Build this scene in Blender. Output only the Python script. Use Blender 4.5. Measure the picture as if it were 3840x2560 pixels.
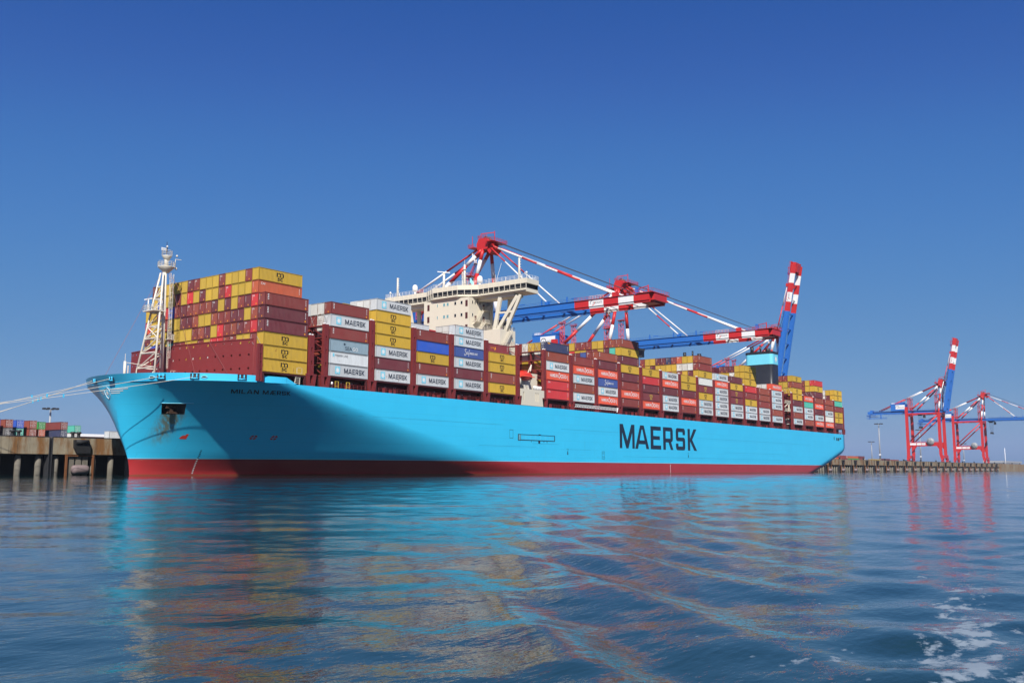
import bpy, math, random
import numpy as np
from mathutils import Vector, Matrix
for _o in list(bpy.data.objects): bpy.data.objects.remove(_o, do_unlink=True)
SC = bpy.context.scene
COL = SC.collection
R = math.radians
RNG = random.Random(7)

# ------------------------------------------------------------------ camera, sky, sun, exposure
# world axes: X runs from the bow towards the stern, Y from the open water towards the quay, Z up; water at z = 0, metres
CAM = Vector((-129.86, -192.80, 1.40))
YAW, PITCH, ROLL = R(36.88), R(7.645), R(0.037)
cam_data = bpy.data.cameras.new('camera'); cam_data.sensor_width = 36.0; cam_data.lens = 33.566
cam_data.clip_start = 0.5; cam_data.clip_end = 30000
camera = bpy.data.objects.new('camera', cam_data); COL.objects.link(camera)
_f = Vector((math.cos(YAW) * math.cos(PITCH), math.sin(YAW) * math.cos(PITCH), math.sin(PITCH)))
_r = Vector((math.sin(YAW), -math.cos(YAW), 0)); _u = _r.cross(_f)
_r2 = _r * math.cos(ROLL) + _u * math.sin(ROLL); _u2 = _u * math.cos(ROLL) - _r * math.sin(ROLL)
camera.matrix_world = Matrix(((_r2.x, _u2.x, -_f.x, CAM.x), (_r2.y, _u2.y, -_f.y, CAM.y), (_r2.z, _u2.z, -_f.z, CAM.z), (0, 0, 0, 1)))
SC.camera = camera

SUN_AZ, SUN_EL = R(39.0), R(43.0)          # direction in which the light travels over the ground; height of the sun
to_sun = Vector((-math.cos(SUN_AZ) * math.cos(SUN_EL), -math.sin(SUN_AZ) * math.cos(SUN_EL), math.sin(SUN_EL)))
world = bpy.data.worlds.new('World'); SC.world = world; world.use_nodes = True
wn = world.node_tree; wn.nodes.clear()
sky_n = wn.nodes.new('ShaderNodeTexSky'); sky_n.sky_type = 'NISHITA'; sky_n.sun_disc = False
sky_n.sun_elevation = SUN_EL; sky_n.sun_rotation = math.atan2(to_sun.x, to_sun.y)
sky_n.altitude = 0; sky_n.air_density = 0.7; sky_n.dust_density = 1.05; sky_n.ozone_density = 10.0
sky_sc = wn.nodes.new('ShaderNodeVectorMath'); sky_sc.operation = 'SCALE'; sky_sc.inputs['Scale'].default_value = 0.1
sky_cv = wn.nodes.new('ShaderNodeRGBCurve')          # the camera's deep-blue rendering of a clear sky
sky_cv.mapping.extend = 'EXTRAPOLATED'; sky_cv.mapping.use_clip = False
for ch, pts in ((0, ((0, 0), (.040, .016), (.064, .042), (.131, .100), (.168, .130), (.5, .44), (1, .80))), (1, ((0, 0), (.115, .100), (.178, .184), (.339, .285), (.6, .42), (1, .62))), (2, ((0, 0), (.285, .370), (.42, .490), (.65, .540), (1, .65)))):
    c_ = sky_cv.mapping.curves[ch]
    while len(c_.points) < len(pts): c_.points.new(.5, .5)
    for p_, q_ in zip(c_.points, pts): p_.location = q_
sky_cv.mapping.update()
bg = wn.nodes.new('ShaderNodeBackground'); bg.inputs['Strength'].default_value = 0.78
wo = wn.nodes.new('ShaderNodeOutputWorld')
wn.links.new(sky_n.outputs[0], sky_sc.inputs[0]); wn.links.new(sky_sc.outputs[0], sky_cv.inputs['Color'])
wn.links.new(sky_cv.outputs[0], bg.inputs['Color']); wn.links.new(bg.outputs[0], wo.inputs['Surface'])
sun_d = bpy.data.lights.new('sun', 'SUN'); sun_d.energy = 4.8; sun_d.angle = R(0.53); sun_d.color = (1.0, 0.955, 0.89)
sun = bpy.data.objects.new('sun', sun_d); COL.objects.link(sun); sun.location = (-200, -300, 300)
sun.rotation_euler = to_sun.to_track_quat('Z', 'Y').to_euler()
SC.view_settings.view_transform = 'Standard'; SC.view_settings.look = 'None'
SC.view_settings.exposure = 0.42; SC.view_settings.gamma = 1.0; SC.view_settings.use_curve_mapping = False
SC.render.engine = 'CYCLES'
SC.cycles.use_denoising = True
SC.cycles.max_bounces = 6; SC.cycles.diffuse_bounces = 2; SC.cycles.glossy_bounces = 3; SC.cycles.transparent_max_bounces = 6
SC.cycles.caustics_reflective = False; SC.cycles.caustics_refractive = False

# ------------------------------------------------------------------ helpers
OFF = {}                                   # world position of each thing's root

class MB:
    """collects faces in world coordinates, then links them as one mesh object"""
    def __init__(self): self.v = []; self.f = []; self.m = []; self.sm = []
    def face(self, pts, mi=0, smooth=False):
        n = len(self.v); self.v += [tuple(p) for p in pts]; self.f.append(tuple(range(n, n + len(pts)))); self.m.append(mi); self.sm.append(smooth)
        return self
    def box(self, x0, x1, y0, y1, z0, z1, mi=0):
        n = len(self.v)
        self.v += [(x0, y0, z0), (x1, y0, z0), (x1, y1, z0), (x0, y1, z0), (x0, y0, z1), (x1, y0, z1), (x1, y1, z1), (x0, y1, z1)]
        for q in ((3, 2, 1, 0), (4, 5, 6, 7), (0, 1, 5, 4), (1, 2, 6, 5), (2, 3, 7, 6), (3, 0, 4, 7)):
            self.f.append(tuple(n + i for i in q)); self.m.append(mi); self.sm.append(False)
        return self
    def hexa(self, p, mi=0):               # eight corners in the order of box()
        n = len(self.v); self.v += [tuple(q) for q in p]
        for q in ((3, 2, 1, 0), (4, 5, 6, 7), (0, 1, 5, 4), (1, 2, 6, 5), (2, 3, 7, 6), (3, 0, 4, 7)):
            self.f.append(tuple(n + i for i in q)); self.m.append(mi); self.sm.append(False)
        return self
    def tube(self, a, b, r, r2=None, n=8, mi=0, caps=True):
        a = Vector(a); b = Vector(b); r2 = r if r2 is None else r2
        d = (b - a)
        if d.length < 1e-6: return self
        d.normalize(); h = Vector((0, 0, 1)) if abs(d.z) < 0.9 else Vector((1, 0, 0))
        s = d.cross(h).normalized(); t = s.cross(d)
        k = len(self.v)
        for c, rr in ((a, r), (b, r2)):
            for i in range(n):
                w = 2 * math.pi * i / n; self.v.append(tuple(c + (s * math.cos(w) + t * math.sin(w)) * rr))
        for i in range(n):
            j = (i + 1) % n; self.f.append((k + i, k + n + i, k + n + j, k + j)); self.m.append(mi); self.sm.append(n > 6)
        if caps:
            self.f.append(tuple(k + i for i in range(n))); self.m.append(mi); self.sm.append(False)
            self.f.append(tuple(k + n + n - 1 - i for i in range(n))); self.m.append(mi); self.sm.append(False)
        return self
    def bar(self, a, b, w, h, mi=0, up=(0, 0, 1)):   # square beam: w across, h along up
        a = Vector(a); b = Vector(b); d = (b - a).normalized(); U = Vector(up)
        if abs(d.dot(U)) > 0.95: U = Vector((0, 1, 0))
        s = d.cross(U).normalized() * (w / 2); t = s.cross(d).normalized() * (h / 2)
        self.hexa([a - s - t, a + s - t, b + s - t, b - s - t, a - s + t, a + s + t, b + s + t, b - s + t][0:8], mi)
        return self
    def lathe(self, c, prof, n=12, mi=0, axis='z'):
        c = Vector(c); k = len(self.v)
        for r, z in prof:
            for i in range(n):
                w = 2 * math.pi * i / n
                p = (r * math.cos(w), r * math.sin(w), z) if axis == 'z' else ((z, r * math.cos(w), r * math.sin(w)) if axis == 'x' else (r * math.cos(w), z, r * math.sin(w)))
                self.v.append((c.x + p[0], c.y + p[1], c.z + p[2]))
        for j in range(len(prof) - 1):
            for i in range(n):
                a = k + j * n + i; b = k + j * n + (i + 1) % n
                self.f.append((a, b, b + n, a + n)); self.m.append(mi); self.sm.append(True)
        self.f.append(tuple(k + n - 1 - i for i in range(n))); self.m.append(mi); self.sm.append(False)
        self.f.append(tuple(k + (len(prof) - 1) * n + i for i in range(n))); self.m.append(mi); self.sm.append(False)
        return self
    def prism(self, pts, axis, d0, d1, mi=0):
        """2-D outline pushed from d0 to d1 along axis; pts are the two other coordinates in order"""
        def P(p, d): return {'x': (d, p[0], p[1]), 'y': (p[0], d, p[1]), 'z': (p[0], p[1], d)}[axis]
        n = len(self.v); m = len(pts)
        self.v += [P(p, d0) for p in pts] + [P(p, d1) for p in pts]
        self.f.append(tuple(range(n, n + m))); self.f.append(tuple(n + m + m - 1 - i for i in range(m)))
        self.m += [mi, mi]; self.sm += [False, False]
        for i in range(m):
            j = (i + 1) % m; self.f.append((n + j, n + i, n + m + i, n + m + j)); self.m.append(mi); self.sm.append(False)
        return self
    def rail(self, pts, h=1.05, step=1.6, r=0.035, nr=3, mi=0):
        """guard rail along a polyline: posts and nr rails"""
        pts = [Vector(p) for p in pts]
        for a, b in zip(pts[:-1], pts[1:]):
            L = (b - a).length; n = max(1, int(round(L / step)))
            for i in range(n + 1):
                p = a.lerp(b, i / n); self.tube(p, p + Vector((0, 0, h)), r, n=4, mi=mi, caps=False)
            for j in range(nr):
                z = Vector((0, 0, h * (j + 1) / nr)); self.tube(a + z, b + z, r, n=4, mi=mi, caps=False)
        return self
    def mesh(self, name, mats, off=(0, 0, 0)):
        me = bpy.data.meshes.new(name); o = off
        me.from_pydata([(p[0] - o[0], p[1] - o[1], p[2] - o[2]) for p in self.v], [], self.f)
        for m in (mats if isinstance(mats, (list, tuple)) else [mats]): me.materials.append(m)
        me.polygons.foreach_set('material_index', self.m); me.polygons.foreach_set('use_smooth', self.sm)
        me.update(); return me
    def build(self, name, mats, parent=None, color=None):
        off = OFF.get(parent.name, (0, 0, 0)) if parent else (0, 0, 0)
        o = bpy.data.objects.new(name, self.mesh(name, mats, off)); COL.objects.link(o)
        if parent: o.parent = parent; OFF[o.name] = off
        else: OFF[o.name] = (0, 0, 0)
        if color: o.color = color
        return o

def tag(o, label=None, cat=None, group=None, kind=None):
    if label: o['label'] = label
    if cat: o['category'] = cat
    if group: o['group'] = group
    if kind: o['kind'] = kind
    return o
def thing(name, loc, label, cat, group=None):
    o = bpy.data.objects.new(name, None); COL.objects.link(o); o.location = loc; OFF[o.name] = tuple(loc)
    o.empty_display_size = 0.5
    return tag(o, label, cat, group)
def link_mesh(name, me, parent, loc=(0, 0, 0), color=None):
    o = bpy.data.objects.new(name, me); COL.objects.link(o); o.parent = parent; o.location = loc
    OFF[o.name] = OFF.get(parent.name, (0, 0, 0))
    if color: o.color = color
    return o
def copy_tree(o, parent=None):
    c = o.copy(); COL.objects.link(c); c.parent = parent
    for ch in o.children: copy_tree(ch, c)
    return c
ORD = ['', 'first', 'second', 'third', 'fourth', 'fifth', 'sixth', 'seventh', 'eighth', 'ninth', 'tenth', 'eleventh', 'twelfth', 'thirteenth', 'fourteenth', 'fifteenth', 'sixteenth', 'seventeenth', 'eighteenth', 'nineteenth', 'twentieth', 'twenty-first', 'twenty-second', 'twenty-third', 'twenty-fourth']

# ------------------------------------------------------------------ materials
MATS = {}
def _mat(name):
    m = bpy.data.materials.new(name); m.use_nodes = True; MATS[name] = m
    return m, m.node_tree, m.node_tree.nodes['Principled BSDF']
def _n(nt, t, **kw):
    n = nt.nodes.new(t)
    for k, v in kw.items(): setattr(n, k, v)
    return n
def _mix(nt, a, b, fac, mode='MIX'):
    n = nt.nodes.new('ShaderNodeMix'); n.data_type = 'RGBA'; n.blend_type = mode
    for sock, val in ((6, a), (7, b)):
        if isinstance(val, (tuple, list)): n.inputs[sock].default_value = (*val[:3], 1)
        else: nt.links.new(val, n.inputs[sock])
    if isinstance(fac, (int, float)): n.inputs[0].default_value = fac
    else: nt.links.new(fac, n.inputs[0])
    return n.outputs[2]
def _coord(nt, scale=(1, 1, 1), world_space=False):
    if world_space: src = nt.nodes.new('ShaderNodeNewGeometry').outputs['Position']
    else: src = nt.nodes.new('ShaderNodeTexCoord').outputs['Object']
    mp = nt.nodes.new('ShaderNodeMapping'); mp.inputs['Scale'].default_value = scale
    nt.links.new(src, mp.inputs['Vector']); return mp.outputs[0]
def _noise(nt, vec, scale, detail=3, rough=0.55):
    n = nt.nodes.new('ShaderNodeTexNoise'); n.inputs['Scale'].default_value = scale; n.inputs['Detail'].default_value = detail; n.inputs['Roughness'].default_value = rough
    nt.links.new(vec, n.inputs['Vector']); return n.outputs['Fac']
def _ramp(nt, fac, lo, hi, c0=(0, 0, 0), c1=(1, 1, 1)):
    r = nt.nodes.new('ShaderNodeValToRGB'); r.color_ramp.elements[0].position = lo; r.color_ramp.elements[1].position = hi
    r.color_ramp.elements[0].color = (*c0, 1); r.color_ramp.elements[1].color = (*c1, 1)
    nt.links.new(fac, r.inputs[0]); return r.outputs[0]
def _math(nt, op, a, b=None):
    n = nt.nodes.new('ShaderNodeMath'); n.operation = op
    for i, v in enumerate((a, b)):
        if v is None: continue
        if isinstance(v, (int, float)): n.inputs[i].default_value = v
        else: nt.links.new(v, n.inputs[i])
    return n.outputs[0]
def _bump(nt, b, fac, strength, dist):
    n = nt.nodes.new('ShaderNodeBump'); n.inputs['Strength'].default_value = strength; n.inputs['Distance'].default_value = dist
    nt.links.new(fac, n.inputs['Height']); nt.links.new(n.outputs[0], b.inputs['Normal'])

def paint(name, col, rough=0.45, var=0.12, scale=0.6, grime=0.25, grime_col=None, spec=0.4):
    """weathered paint: soft patches and thin vertical run marks"""
    m, nt, b = _mat(name)
    c = _coord(nt, world_space=True)
    base = _mix(nt, tuple(x * (1 - var) for x in col), tuple(min(1, x * (1 + var)) for x in col), _noise(nt, c, scale, 4))
    if grime:
        g = _ramp(nt, _noise(nt, _coord(nt, (1.3, 1.3, 0.16), True), 1.1, 5, 0.65), 0.5, 0.78)
        gc = grime_col or tuple(x * 0.55 + 0.02 for x in col)
        base = _mix(nt, base, gc, _math(nt, 'MULTIPLY', g, grime))
    nt.links.new(base, b.inputs['Base Color']); b.inputs['Roughness'].default_value = rough
    b.inputs['Specular IOR Level'].default_value = spec
    return m
def plain(name, col, rough=0.5, metal=0.0, spec=0.4):
    m, nt, b = _mat(name); c = _coord(nt, world_space=True)
    nt.links.new(_mix(nt, tuple(x * 0.86 for x in col), tuple(min(1, x * 1.1) for x in col), _noise(nt, c, 1.3, 3)), b.inputs['Base Color'])
    b.inputs['Roughness'].default_value = rough; b.inputs['Metallic'].default_value = metal; b.inputs['Specular IOR Level'].default_value = spec
    return m

# container paint: the colour comes from the object, its alpha says how rusty the box is
def container_paint():
    m, nt, b = _mat('container_paint')
    oi = nt.nodes.new('ShaderNodeObjectInfo')
    tc = nt.nodes.new('ShaderNodeTexCoord')
    sh = nt.nodes.new('ShaderNodeVectorMath'); sh.operation = 'ADD'
    rv = nt.nodes.new('ShaderNodeVectorMath'); rv.operation = 'SCALE'; rv.inputs[0].default_value = (91, 57, 33)
    nt.links.new(oi.outputs['Random'], rv.inputs['Scale']); nt.links.new(tc.outputs['Object'], sh.inputs[0]); nt.links.new(rv.outputs[0], sh.inputs[1])
    def mp(s):
        n = nt.nodes.new('ShaderNodeMapping'); n.inputs['Scale'].default_value = s; nt.links.new(sh.outputs[0], n.inputs['Vector']); return n.outputs[0]
    fade = _noise(nt, mp((0.35, 0.35, 0.5)), 1.0, 3)
    base = _mix(nt, oi.outputs['Color'], (0.50, 0.45, 0.40), _math(nt, 'MULTIPLY', fade, 0.09))
    dirt = _ramp(nt, _noise(nt, mp((2.2, 2.2, 0.35)), 1.0, 5, 0.7), 0.45, 0.8)
    base = _mix(nt, base, (0.11, 0.08, 0.06), _math(nt, 'MULTIPLY', dirt, 0.28))
    rn = _noise(nt, mp((1.1, 1.1, 0.45)), 1.3, 6, 0.72)
    thr = _math(nt, 'SUBTRACT', 0.78, _math(nt, 'MULTIPLY', oi.outputs['Alpha'], 0.3))
    rust = _math(nt, 'MULTIPLY', _math(nt, 'SUBTRACT', rn, thr), 9.0)
    cl = nt.nodes.new('ShaderNodeClamp'); nt.links.new(rust, cl.inputs[0])
    base = _mix(nt, base, (0.20, 0.075, 0.028), _math(nt, 'MULTIPLY', cl.outputs[0], 0.8))
    nt.links.new(base, b.inputs['Base Color']); b.inputs['Roughness'].default_value = 0.55; b.inputs['Specular IOR Level'].default_value = 0.3
    return m
container_paint()
# ------------------------------------------------------------------ hull form
_SZ = [-4, 0, 0.5, 1.7, 3.9, 6.2, 8.5, 10.8, 13.5, 15.8, 17.5, 19.3, 19.9, 21.4]
_SX = [-11.9, -11.9, -11.95, -12.0, -12.45, -13.3, -14.25, -15.0, -15.75, -16.4, -17.0, -17.6, -17.8, -19.0]
HB, ZD = 29.3, 19.9                        # half beam, deck edge height
def stem_x(z): return float(np.interp(z, _SZ, _SX))
def level(z):
    ze = z if z > 4.5 else 4.5 - (4.5 - z) * 1.5
    w = min(1.0, max(0.0, (ze + 2.3) / (ZD + 2.3))) ** 1.0
    return stem_x(z), 112 + (8 - 112) * w, 1.85 + 0.15 * w, 0.86 - 0.36 * w
def half_breadth(x, z):
    xs, xe, a, c = level(z)
    u = min(1.0, max(0.0, (x - xs) / (xe - xs)))
    return HB * (1 - (1 - u) ** a) ** c
def bow_x(y, z):
    """x of the bow outline at height z for a given y (inverse of half_breadth)"""
    xs, xe, a, c = level(z); q = min(1.0, abs(y) / HB)
    return xs + (xe - xs) * (1 - (1 - q ** (1 / c)) ** (1 / a))
hull_red = (0.42, 0.035, 0.03)
def hull_material():
    m, nt, b = _mat('hull_paint')
    geo = nt.nodes.new('ShaderNodeNewGeometry'); sep = nt.nodes.new('ShaderNodeSeparateXYZ'); nt.links.new(geo.outputs['Position'], sep.inputs[0])
    c = _coord(nt, world_space=True)
    blue = _mix(nt, (0.032, 0.500, 0.800), (0.046, 0.570, 0.860), _noise(nt, c, 0.13, 4))
    # long weld seams and scuffs along the strakes
    scuff = _ramp(nt, _noise(nt, _coord(nt, (0.16, 0.16, 1.6), True), 1.0, 6, 0.7), 0.60, 0.80)
    blue = _mix(nt, blue, (0.055, 0.34, 0.50), _math(nt, 'MULTIPLY', scuff, 0.35))
    runs = _ramp(nt, _noise(nt, _coord(nt, (1.1, 1.1, 0.07), True), 1.0, 5, 0.7), 0.62, 0.82)
    blue = _mix(nt, blue, (0.09, 0.30, 0.40), _math(nt, 'MULTIPLY', runs, 0.30))
    pale = _ramp(nt, _noise(nt, _coord(nt, (0.5, 0.5, 0.8), True), 1.0, 7, 0.75), 0.66, 0.80)
    blue = _mix(nt, blue, (0.25, 0.58, 0.70), _math(nt, 'MULTIPLY', pale, 0.35))
    bk = nt.nodes.new('ShaderNodeTexBrick'); bk.inputs['Scale'].default_value = 1.0; bk.inputs['Brick Width'].default_value = 11.5; bk.inputs['Row Height'].default_value = 2.55; bk.inputs['Mortar Size'].default_value = 0.035; bk.inputs['Mortar Smooth'].default_value = 0.3; bk.inputs['Bias'].default_value = 0.0
    bk.inputs['Color1'].default_value = (0, 0, 0, 1); bk.inputs['Color2'].default_value = (1, 1, 1, 1); bk.inputs['Mortar'].default_value = (.5, .5, .5, 1)
    cxz = nt.nodes.new('ShaderNodeCombineXYZ'); nt.links.new(sep.outputs['X'], cxz.inputs[0]); nt.links.new(sep.outputs['Z'], cxz.inputs[1]); nt.links.new(cxz.outputs[0], bk.inputs['Vector'])
    blue = _mix(nt, blue, (0.030, 0.40, 0.66), _math(nt, 'MULTIPLY', bk.outputs['Color'], 0.13))
    blue = _mix(nt, blue, (0.02, 0.24, 0.40), _math(nt, 'MULTIPLY', bk.outputs['Fac'], 0.30))
    low = nt.nodes.new('ShaderNodeMapRange'); low.inputs['From Min'].default_value = 10.0; low.inputs['From Max'].default_value = 4.0; nt.links.new(sep.outputs['Z'], low.inputs['Value'])
    sc2 = _ramp(nt, _noise(nt, _coord(nt, (0.35, 0.35, 1.2), True), 1.0, 8, 0.8), 0.60, 0.68)
    blue = _mix(nt, blue, (0.06, 0.20, 0.28), _math(nt, 'MULTIPLY', _math(nt, 'MULTIPLY', sc2, low.outputs[0]), 0.45))
    red = _mix(nt, (0.31, 0.020, 0.022), (0.40, 0.032, 0.034), _noise(nt, c, 0.25, 5))
    rsc = _ramp(nt, _noise(nt, _coord(nt, (0.10, 0.10, 2.2), True), 1.0, 6, 0.7), 0.58, 0.8)
    red = _mix(nt, red, (0.40, 0.13, 0.10), _math(nt, 'MULTIPLY', rsc, 0.45))
    z = sep.outputs['Z']
    def step(at): return _math(nt, 'GREATER_THAN', z, at)
    slime = _math(nt, 'LESS_THAN', _math(nt, 'ADD', z, _math(nt, 'MULTIPLY', _noise(nt, c, 0.8, 4), 0.5)), 0.62)
    red = _mix(nt, red, (0.16, 0.05, 0.022), _math(nt, 'MULTIPLY', slime, 0.8))
    col = _mix(nt, red, (0.06, 0.03, 0.09), step(3.58))
    col = _mix(nt, col, (0.42, 0.66, 0.74), step(3.72))
    col = _mix(nt, col, blue, step(3.84))
    # rust running from the anchor pocket
    x = sep.outputs['X']
    dx = _math(nt, 'ABSOLUTE', _math(nt, 'ADD', x, 9.2)); dz = _math(nt, 'SUBTRACT', 13.15, z)
    inx = _math(nt, 'SUBTRACT', 1.0, _math(nt, 'DIVIDE', dx, 2.3)); inz = _math(nt, 'MULTIPLY', _math(nt, 'GREATER_THAN', dz, 0.0), _math(nt, 'SUBTRACT', 1.0, _math(nt, 'DIVIDE', dz, 7.0)))
    port = _math(nt, 'LESS_THAN', sep.outputs['Y'], 0.0)
    mk = _math(nt, 'MULTIPLY', _math(nt, 'MULTIPLY', _math(nt, 'MAXIMUM', inx, 0.0), _math(nt, 'MAXIMUM', inz, 0.0)), port)
    streak = _ramp(nt, _noise(nt, _coord(nt, (1.5, 1.5, 0.10), True), 1.0, 2, 0.5), 0.25, 0.70)
    col = _mix(nt, col, (0.16, 0.115, 0.02), _math(nt, 'MINIMUM', _math(nt, 'MULTIPLY', _math(nt, 'MULTIPLY', mk, streak), 2.4), 0.82))
    nt.links.new(col, b.inputs['Base Color']); b.inputs['Roughness'].default_value = 0.34; b.inputs['Specular IOR Level'].default_value = 0.45
    ben = _noise(nt, _coord(nt, (0.34, 0.34, 0.5), True), 1.0, 2)      # plating dents between frames
    _bump(nt, b, ben, 0.35, 0.06)
    return m
hull_material()
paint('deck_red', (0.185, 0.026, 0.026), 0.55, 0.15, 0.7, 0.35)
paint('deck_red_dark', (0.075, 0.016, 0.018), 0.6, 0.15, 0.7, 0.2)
paint('breakwater_red', (0.200, 0.027, 0.026), 0.55, 0.10, 0.4, 0.22)
paint('cream', (0.66, 0.605, 0.485), 0.45, 0.04, 0.4, 0.12, (0.45, 0.37, 0.24))
paint('cream_white', (0.66, 0.62, 0.53), 0.4, 0.05, 0.6, 0.12, (0.5, 0.42, 0.3))
paint('white_paint', (0.80, 0.80, 0.79), 0.4, 0.05, 0.8, 0.15, (0.5, 0.46, 0.4))
paint('bow_blue', (0.045, 0.50, 0.79), 0.4, 0.08, 0.5, 0.1)
paint('funnel_blue', (0.16, 0.60, 0.76), 0.4, 0.05, 0.5, 0.1)
paint('funnel_black', (0.016, 0.018, 0.024), 0.4, 0.2, 0.5, 0.2, (0.06, 0.06, 0.06))
plain('navy_letters', (0.012, 0.022, 0.045), 0.5)
plain('black_letters', (0.010, 0.010, 0.012), 0.5)
plain('white_letters', (0.80, 0.80, 0.78), 0.5)
plain('yellow_letters', (0.62, 0.44, 0.06), 0.5)
plain('orange_mark', (0.80, 0.32, 0.02), 0.5)
plain('emblem_blue', (0.22, 0.62, 0.76), 0.5)
plain('red_mark', (0.70, 0.05, 0.03), 0.5)
plain('dark_hole', (0.012, 0.012, 0.014), 0.7)
plain('dark_steel', (0.035, 0.036, 0.04), 0.5)
plain('grey_steel', (0.30, 0.31, 0.32), 0.5)
plain('rope', (0.62, 0.55, 0.44), 0.8)
plain('lifeboat_orange', (0.62, 0.045, 0.025), 0.35)
plain('rust', (0.17, 0.065, 0.022), 0.8); plain('dark_rust', (0.05, 0.025, 0.014), 0.8)
def glass(name, col):
    m, nt, b = _mat(name); b.inputs['Base Color'].default_value = (*col, 1); b.inputs['Roughness'].default_value = 0.06; b.inputs['Specular IOR Level'].default_value = 0.6
glass('bridge_glass', (0.010, 0.012, 0.016)); glass('cabin_glass', (0.16, 0.33, 0.36))
M = MATS

# ------------------------------------------------------------------ lettering
GL = {
 'M': (1.235, [[(0,0),(.2,0),(.2,.66),(.53,0),(.705,0),(1.035,.66),(1.035,0),(1.235,0),(1.235,1),(.965,1),(.6175,.32),(.27,1),(0,1)]]),
 'A': (1.2, [[(0,0),(.24,0),(.31,.2),(.6,.2),(.6,.36),(.385,.36),(.56,.82),(.6,.82),(.6,1),(.44,1)], [(1.2,0),(.76,1),(.6,1),(.6,.82),(.64,.82),(.815,.36),(.6,.36),(.6,.2),(.89,.2),(.96,0)]]),
 'E': (.94, [[(0,0),(.94,0),(.94,.17),(.25,.17),(.25,.42),(.84,.42),(.84,.58),(.25,.58),(.25,.83),(.94,.83),(.94,1),(0,1)]]),
 'R': (.95, [[(0,0),(.24,0),(.24,1),(0,1)], [(.24,.33),(.50,.33),(.71,0),(.95,0),(.74,.345),(.86,.38),(.92,.46),(.92,.87),(.86,.97),(.78,1),(.24,1),(.24,.83),(.68,.83),(.68,.5),(.24,.5)]]),
 'S': (.91, [[(0,.13),(.04,.04),(.12,0),(.79,0),(.87,.04),(.91,.13),(.91,.45),(.87,.54),(.79,.58),(.24,.58),(.24,.83),(.67,.83),(.67,.70),(.91,.70),(.91,.87),(.87,.96),(.79,1),(.12,1),(.04,.96),(0,.87),(0,.54),(.04,.45),(.12,.41),(.67,.41),(.67,.17),(.24,.17),(.24,.30),(0,.30)]]),
 'K': (.95, [[(0,0),(.24,0),(.24,1),(0,1)], [(.24,.56),(.62,1),(.93,1),(.46,.5),(.95,0),(.66,0),(.24,.43)]]),
 'I': (.24, [[(0,0),(.24,0),(.24,1),(0,1)]]),
 'L': (.82, [[(0,0),(.82,0),(.82,.18),(.24,.18),(.24,1),(0,1)]]),
 'N': (1.02, [[(0,0),(.22,0),(.22,.64),(.76,0),(1.02,0),(1.02,1),(.8,1),(.8,.36),(.26,1),(0,1)]]),
 '&': (1.42, [[(0,0),(.25,0),(.62,.80),(.62,1),(.5,1)], [(.3425,.2),(.62,.2),(.62,.36),(.4165,.36)], [(.62,0),(1.42,0),(1.42,.17),(.86,.17),(.86,.42),(1.32,.42),(1.32,.58),(.86,.58),(.86,.83),(1.42,.83),(1.42,1),(.62,1)]]),
 ' ': (.5, []),
}
def word_polys(text, gap=0.13, stretch=1.0):
    out = []; x = 0
    for ch in text:
        w, ps = GL[ch]
        for p in ps: out.append([((x + q[0]) * stretch, q[1]) for q in p])
        x += w + gap
    return out, (x - gap) * stretch
_fontcache = {}
def font_polys(text, bold=0.0):
    """outline font text as flat triangles: list of (u, v) polygons scaled to unit capital height, and its width"""
    if (text, bold) in _fontcache: return _fontcache[(text, bold)]
    cu = bpy.data.curves.new('tmp_text', 'FONT'); cu.body = text; cu.resolution_u = 3; cu.offset = bold
    ob = bpy.data.objects.new('tmp_text', cu); COL.objects.link(ob)
    dg = bpy.context.evaluated_depsgraph_get(); me = bpy.data.meshes.new_from_object(ob.evaluated_get(dg))
    V = [(v.co.x, v.co.y) for v in me.vertices]; F = [tuple(p.vertices) for p in me.polygons]
    bpy.data.objects.remove(ob, do_unlink=True); bpy.data.curves.remove(cu); bpy.data.meshes.remove(me)
    x0 = min(v[0] for v in V); x1 = max(v[0] for v in V); s = 1 / 0.70
    polys = [[((V[i][0] - x0) * s, V[i][1] * s) for i in f] for f in F]
    _fontcache[(text, bold)] = (polys, (x1 - x0) * s); return _fontcache[(text, bold)]
def star_poly(n=7, r0=1.0, r1=0.42):
    return [((r0 if k % 2 == 0 else r1) * math.sin(math.pi * k / n), (r0 if k % 2 == 0 else r1) * math.cos(math.pi * k / n)) for k in range(2 * n)]

# ================================================================== the ship
SHIP = thing('container_ship', (0, 0, 0), 'long light blue container ship with red bottom moored at the quay', 'container ship')
SX = [0, 18.92] + [18.92 + 14.767 * k for k in range(1, 5)] + [106.03 + 14.767 * k for k in range(13)] + [309.08 + 14.767 * k for k in range(5)]
ZC, TH, CL, CW, ROWP, Y0 = 22.70, 2.885, 12.19, 2.30, 2.361, -29.0
NB = len(SX)

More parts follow.
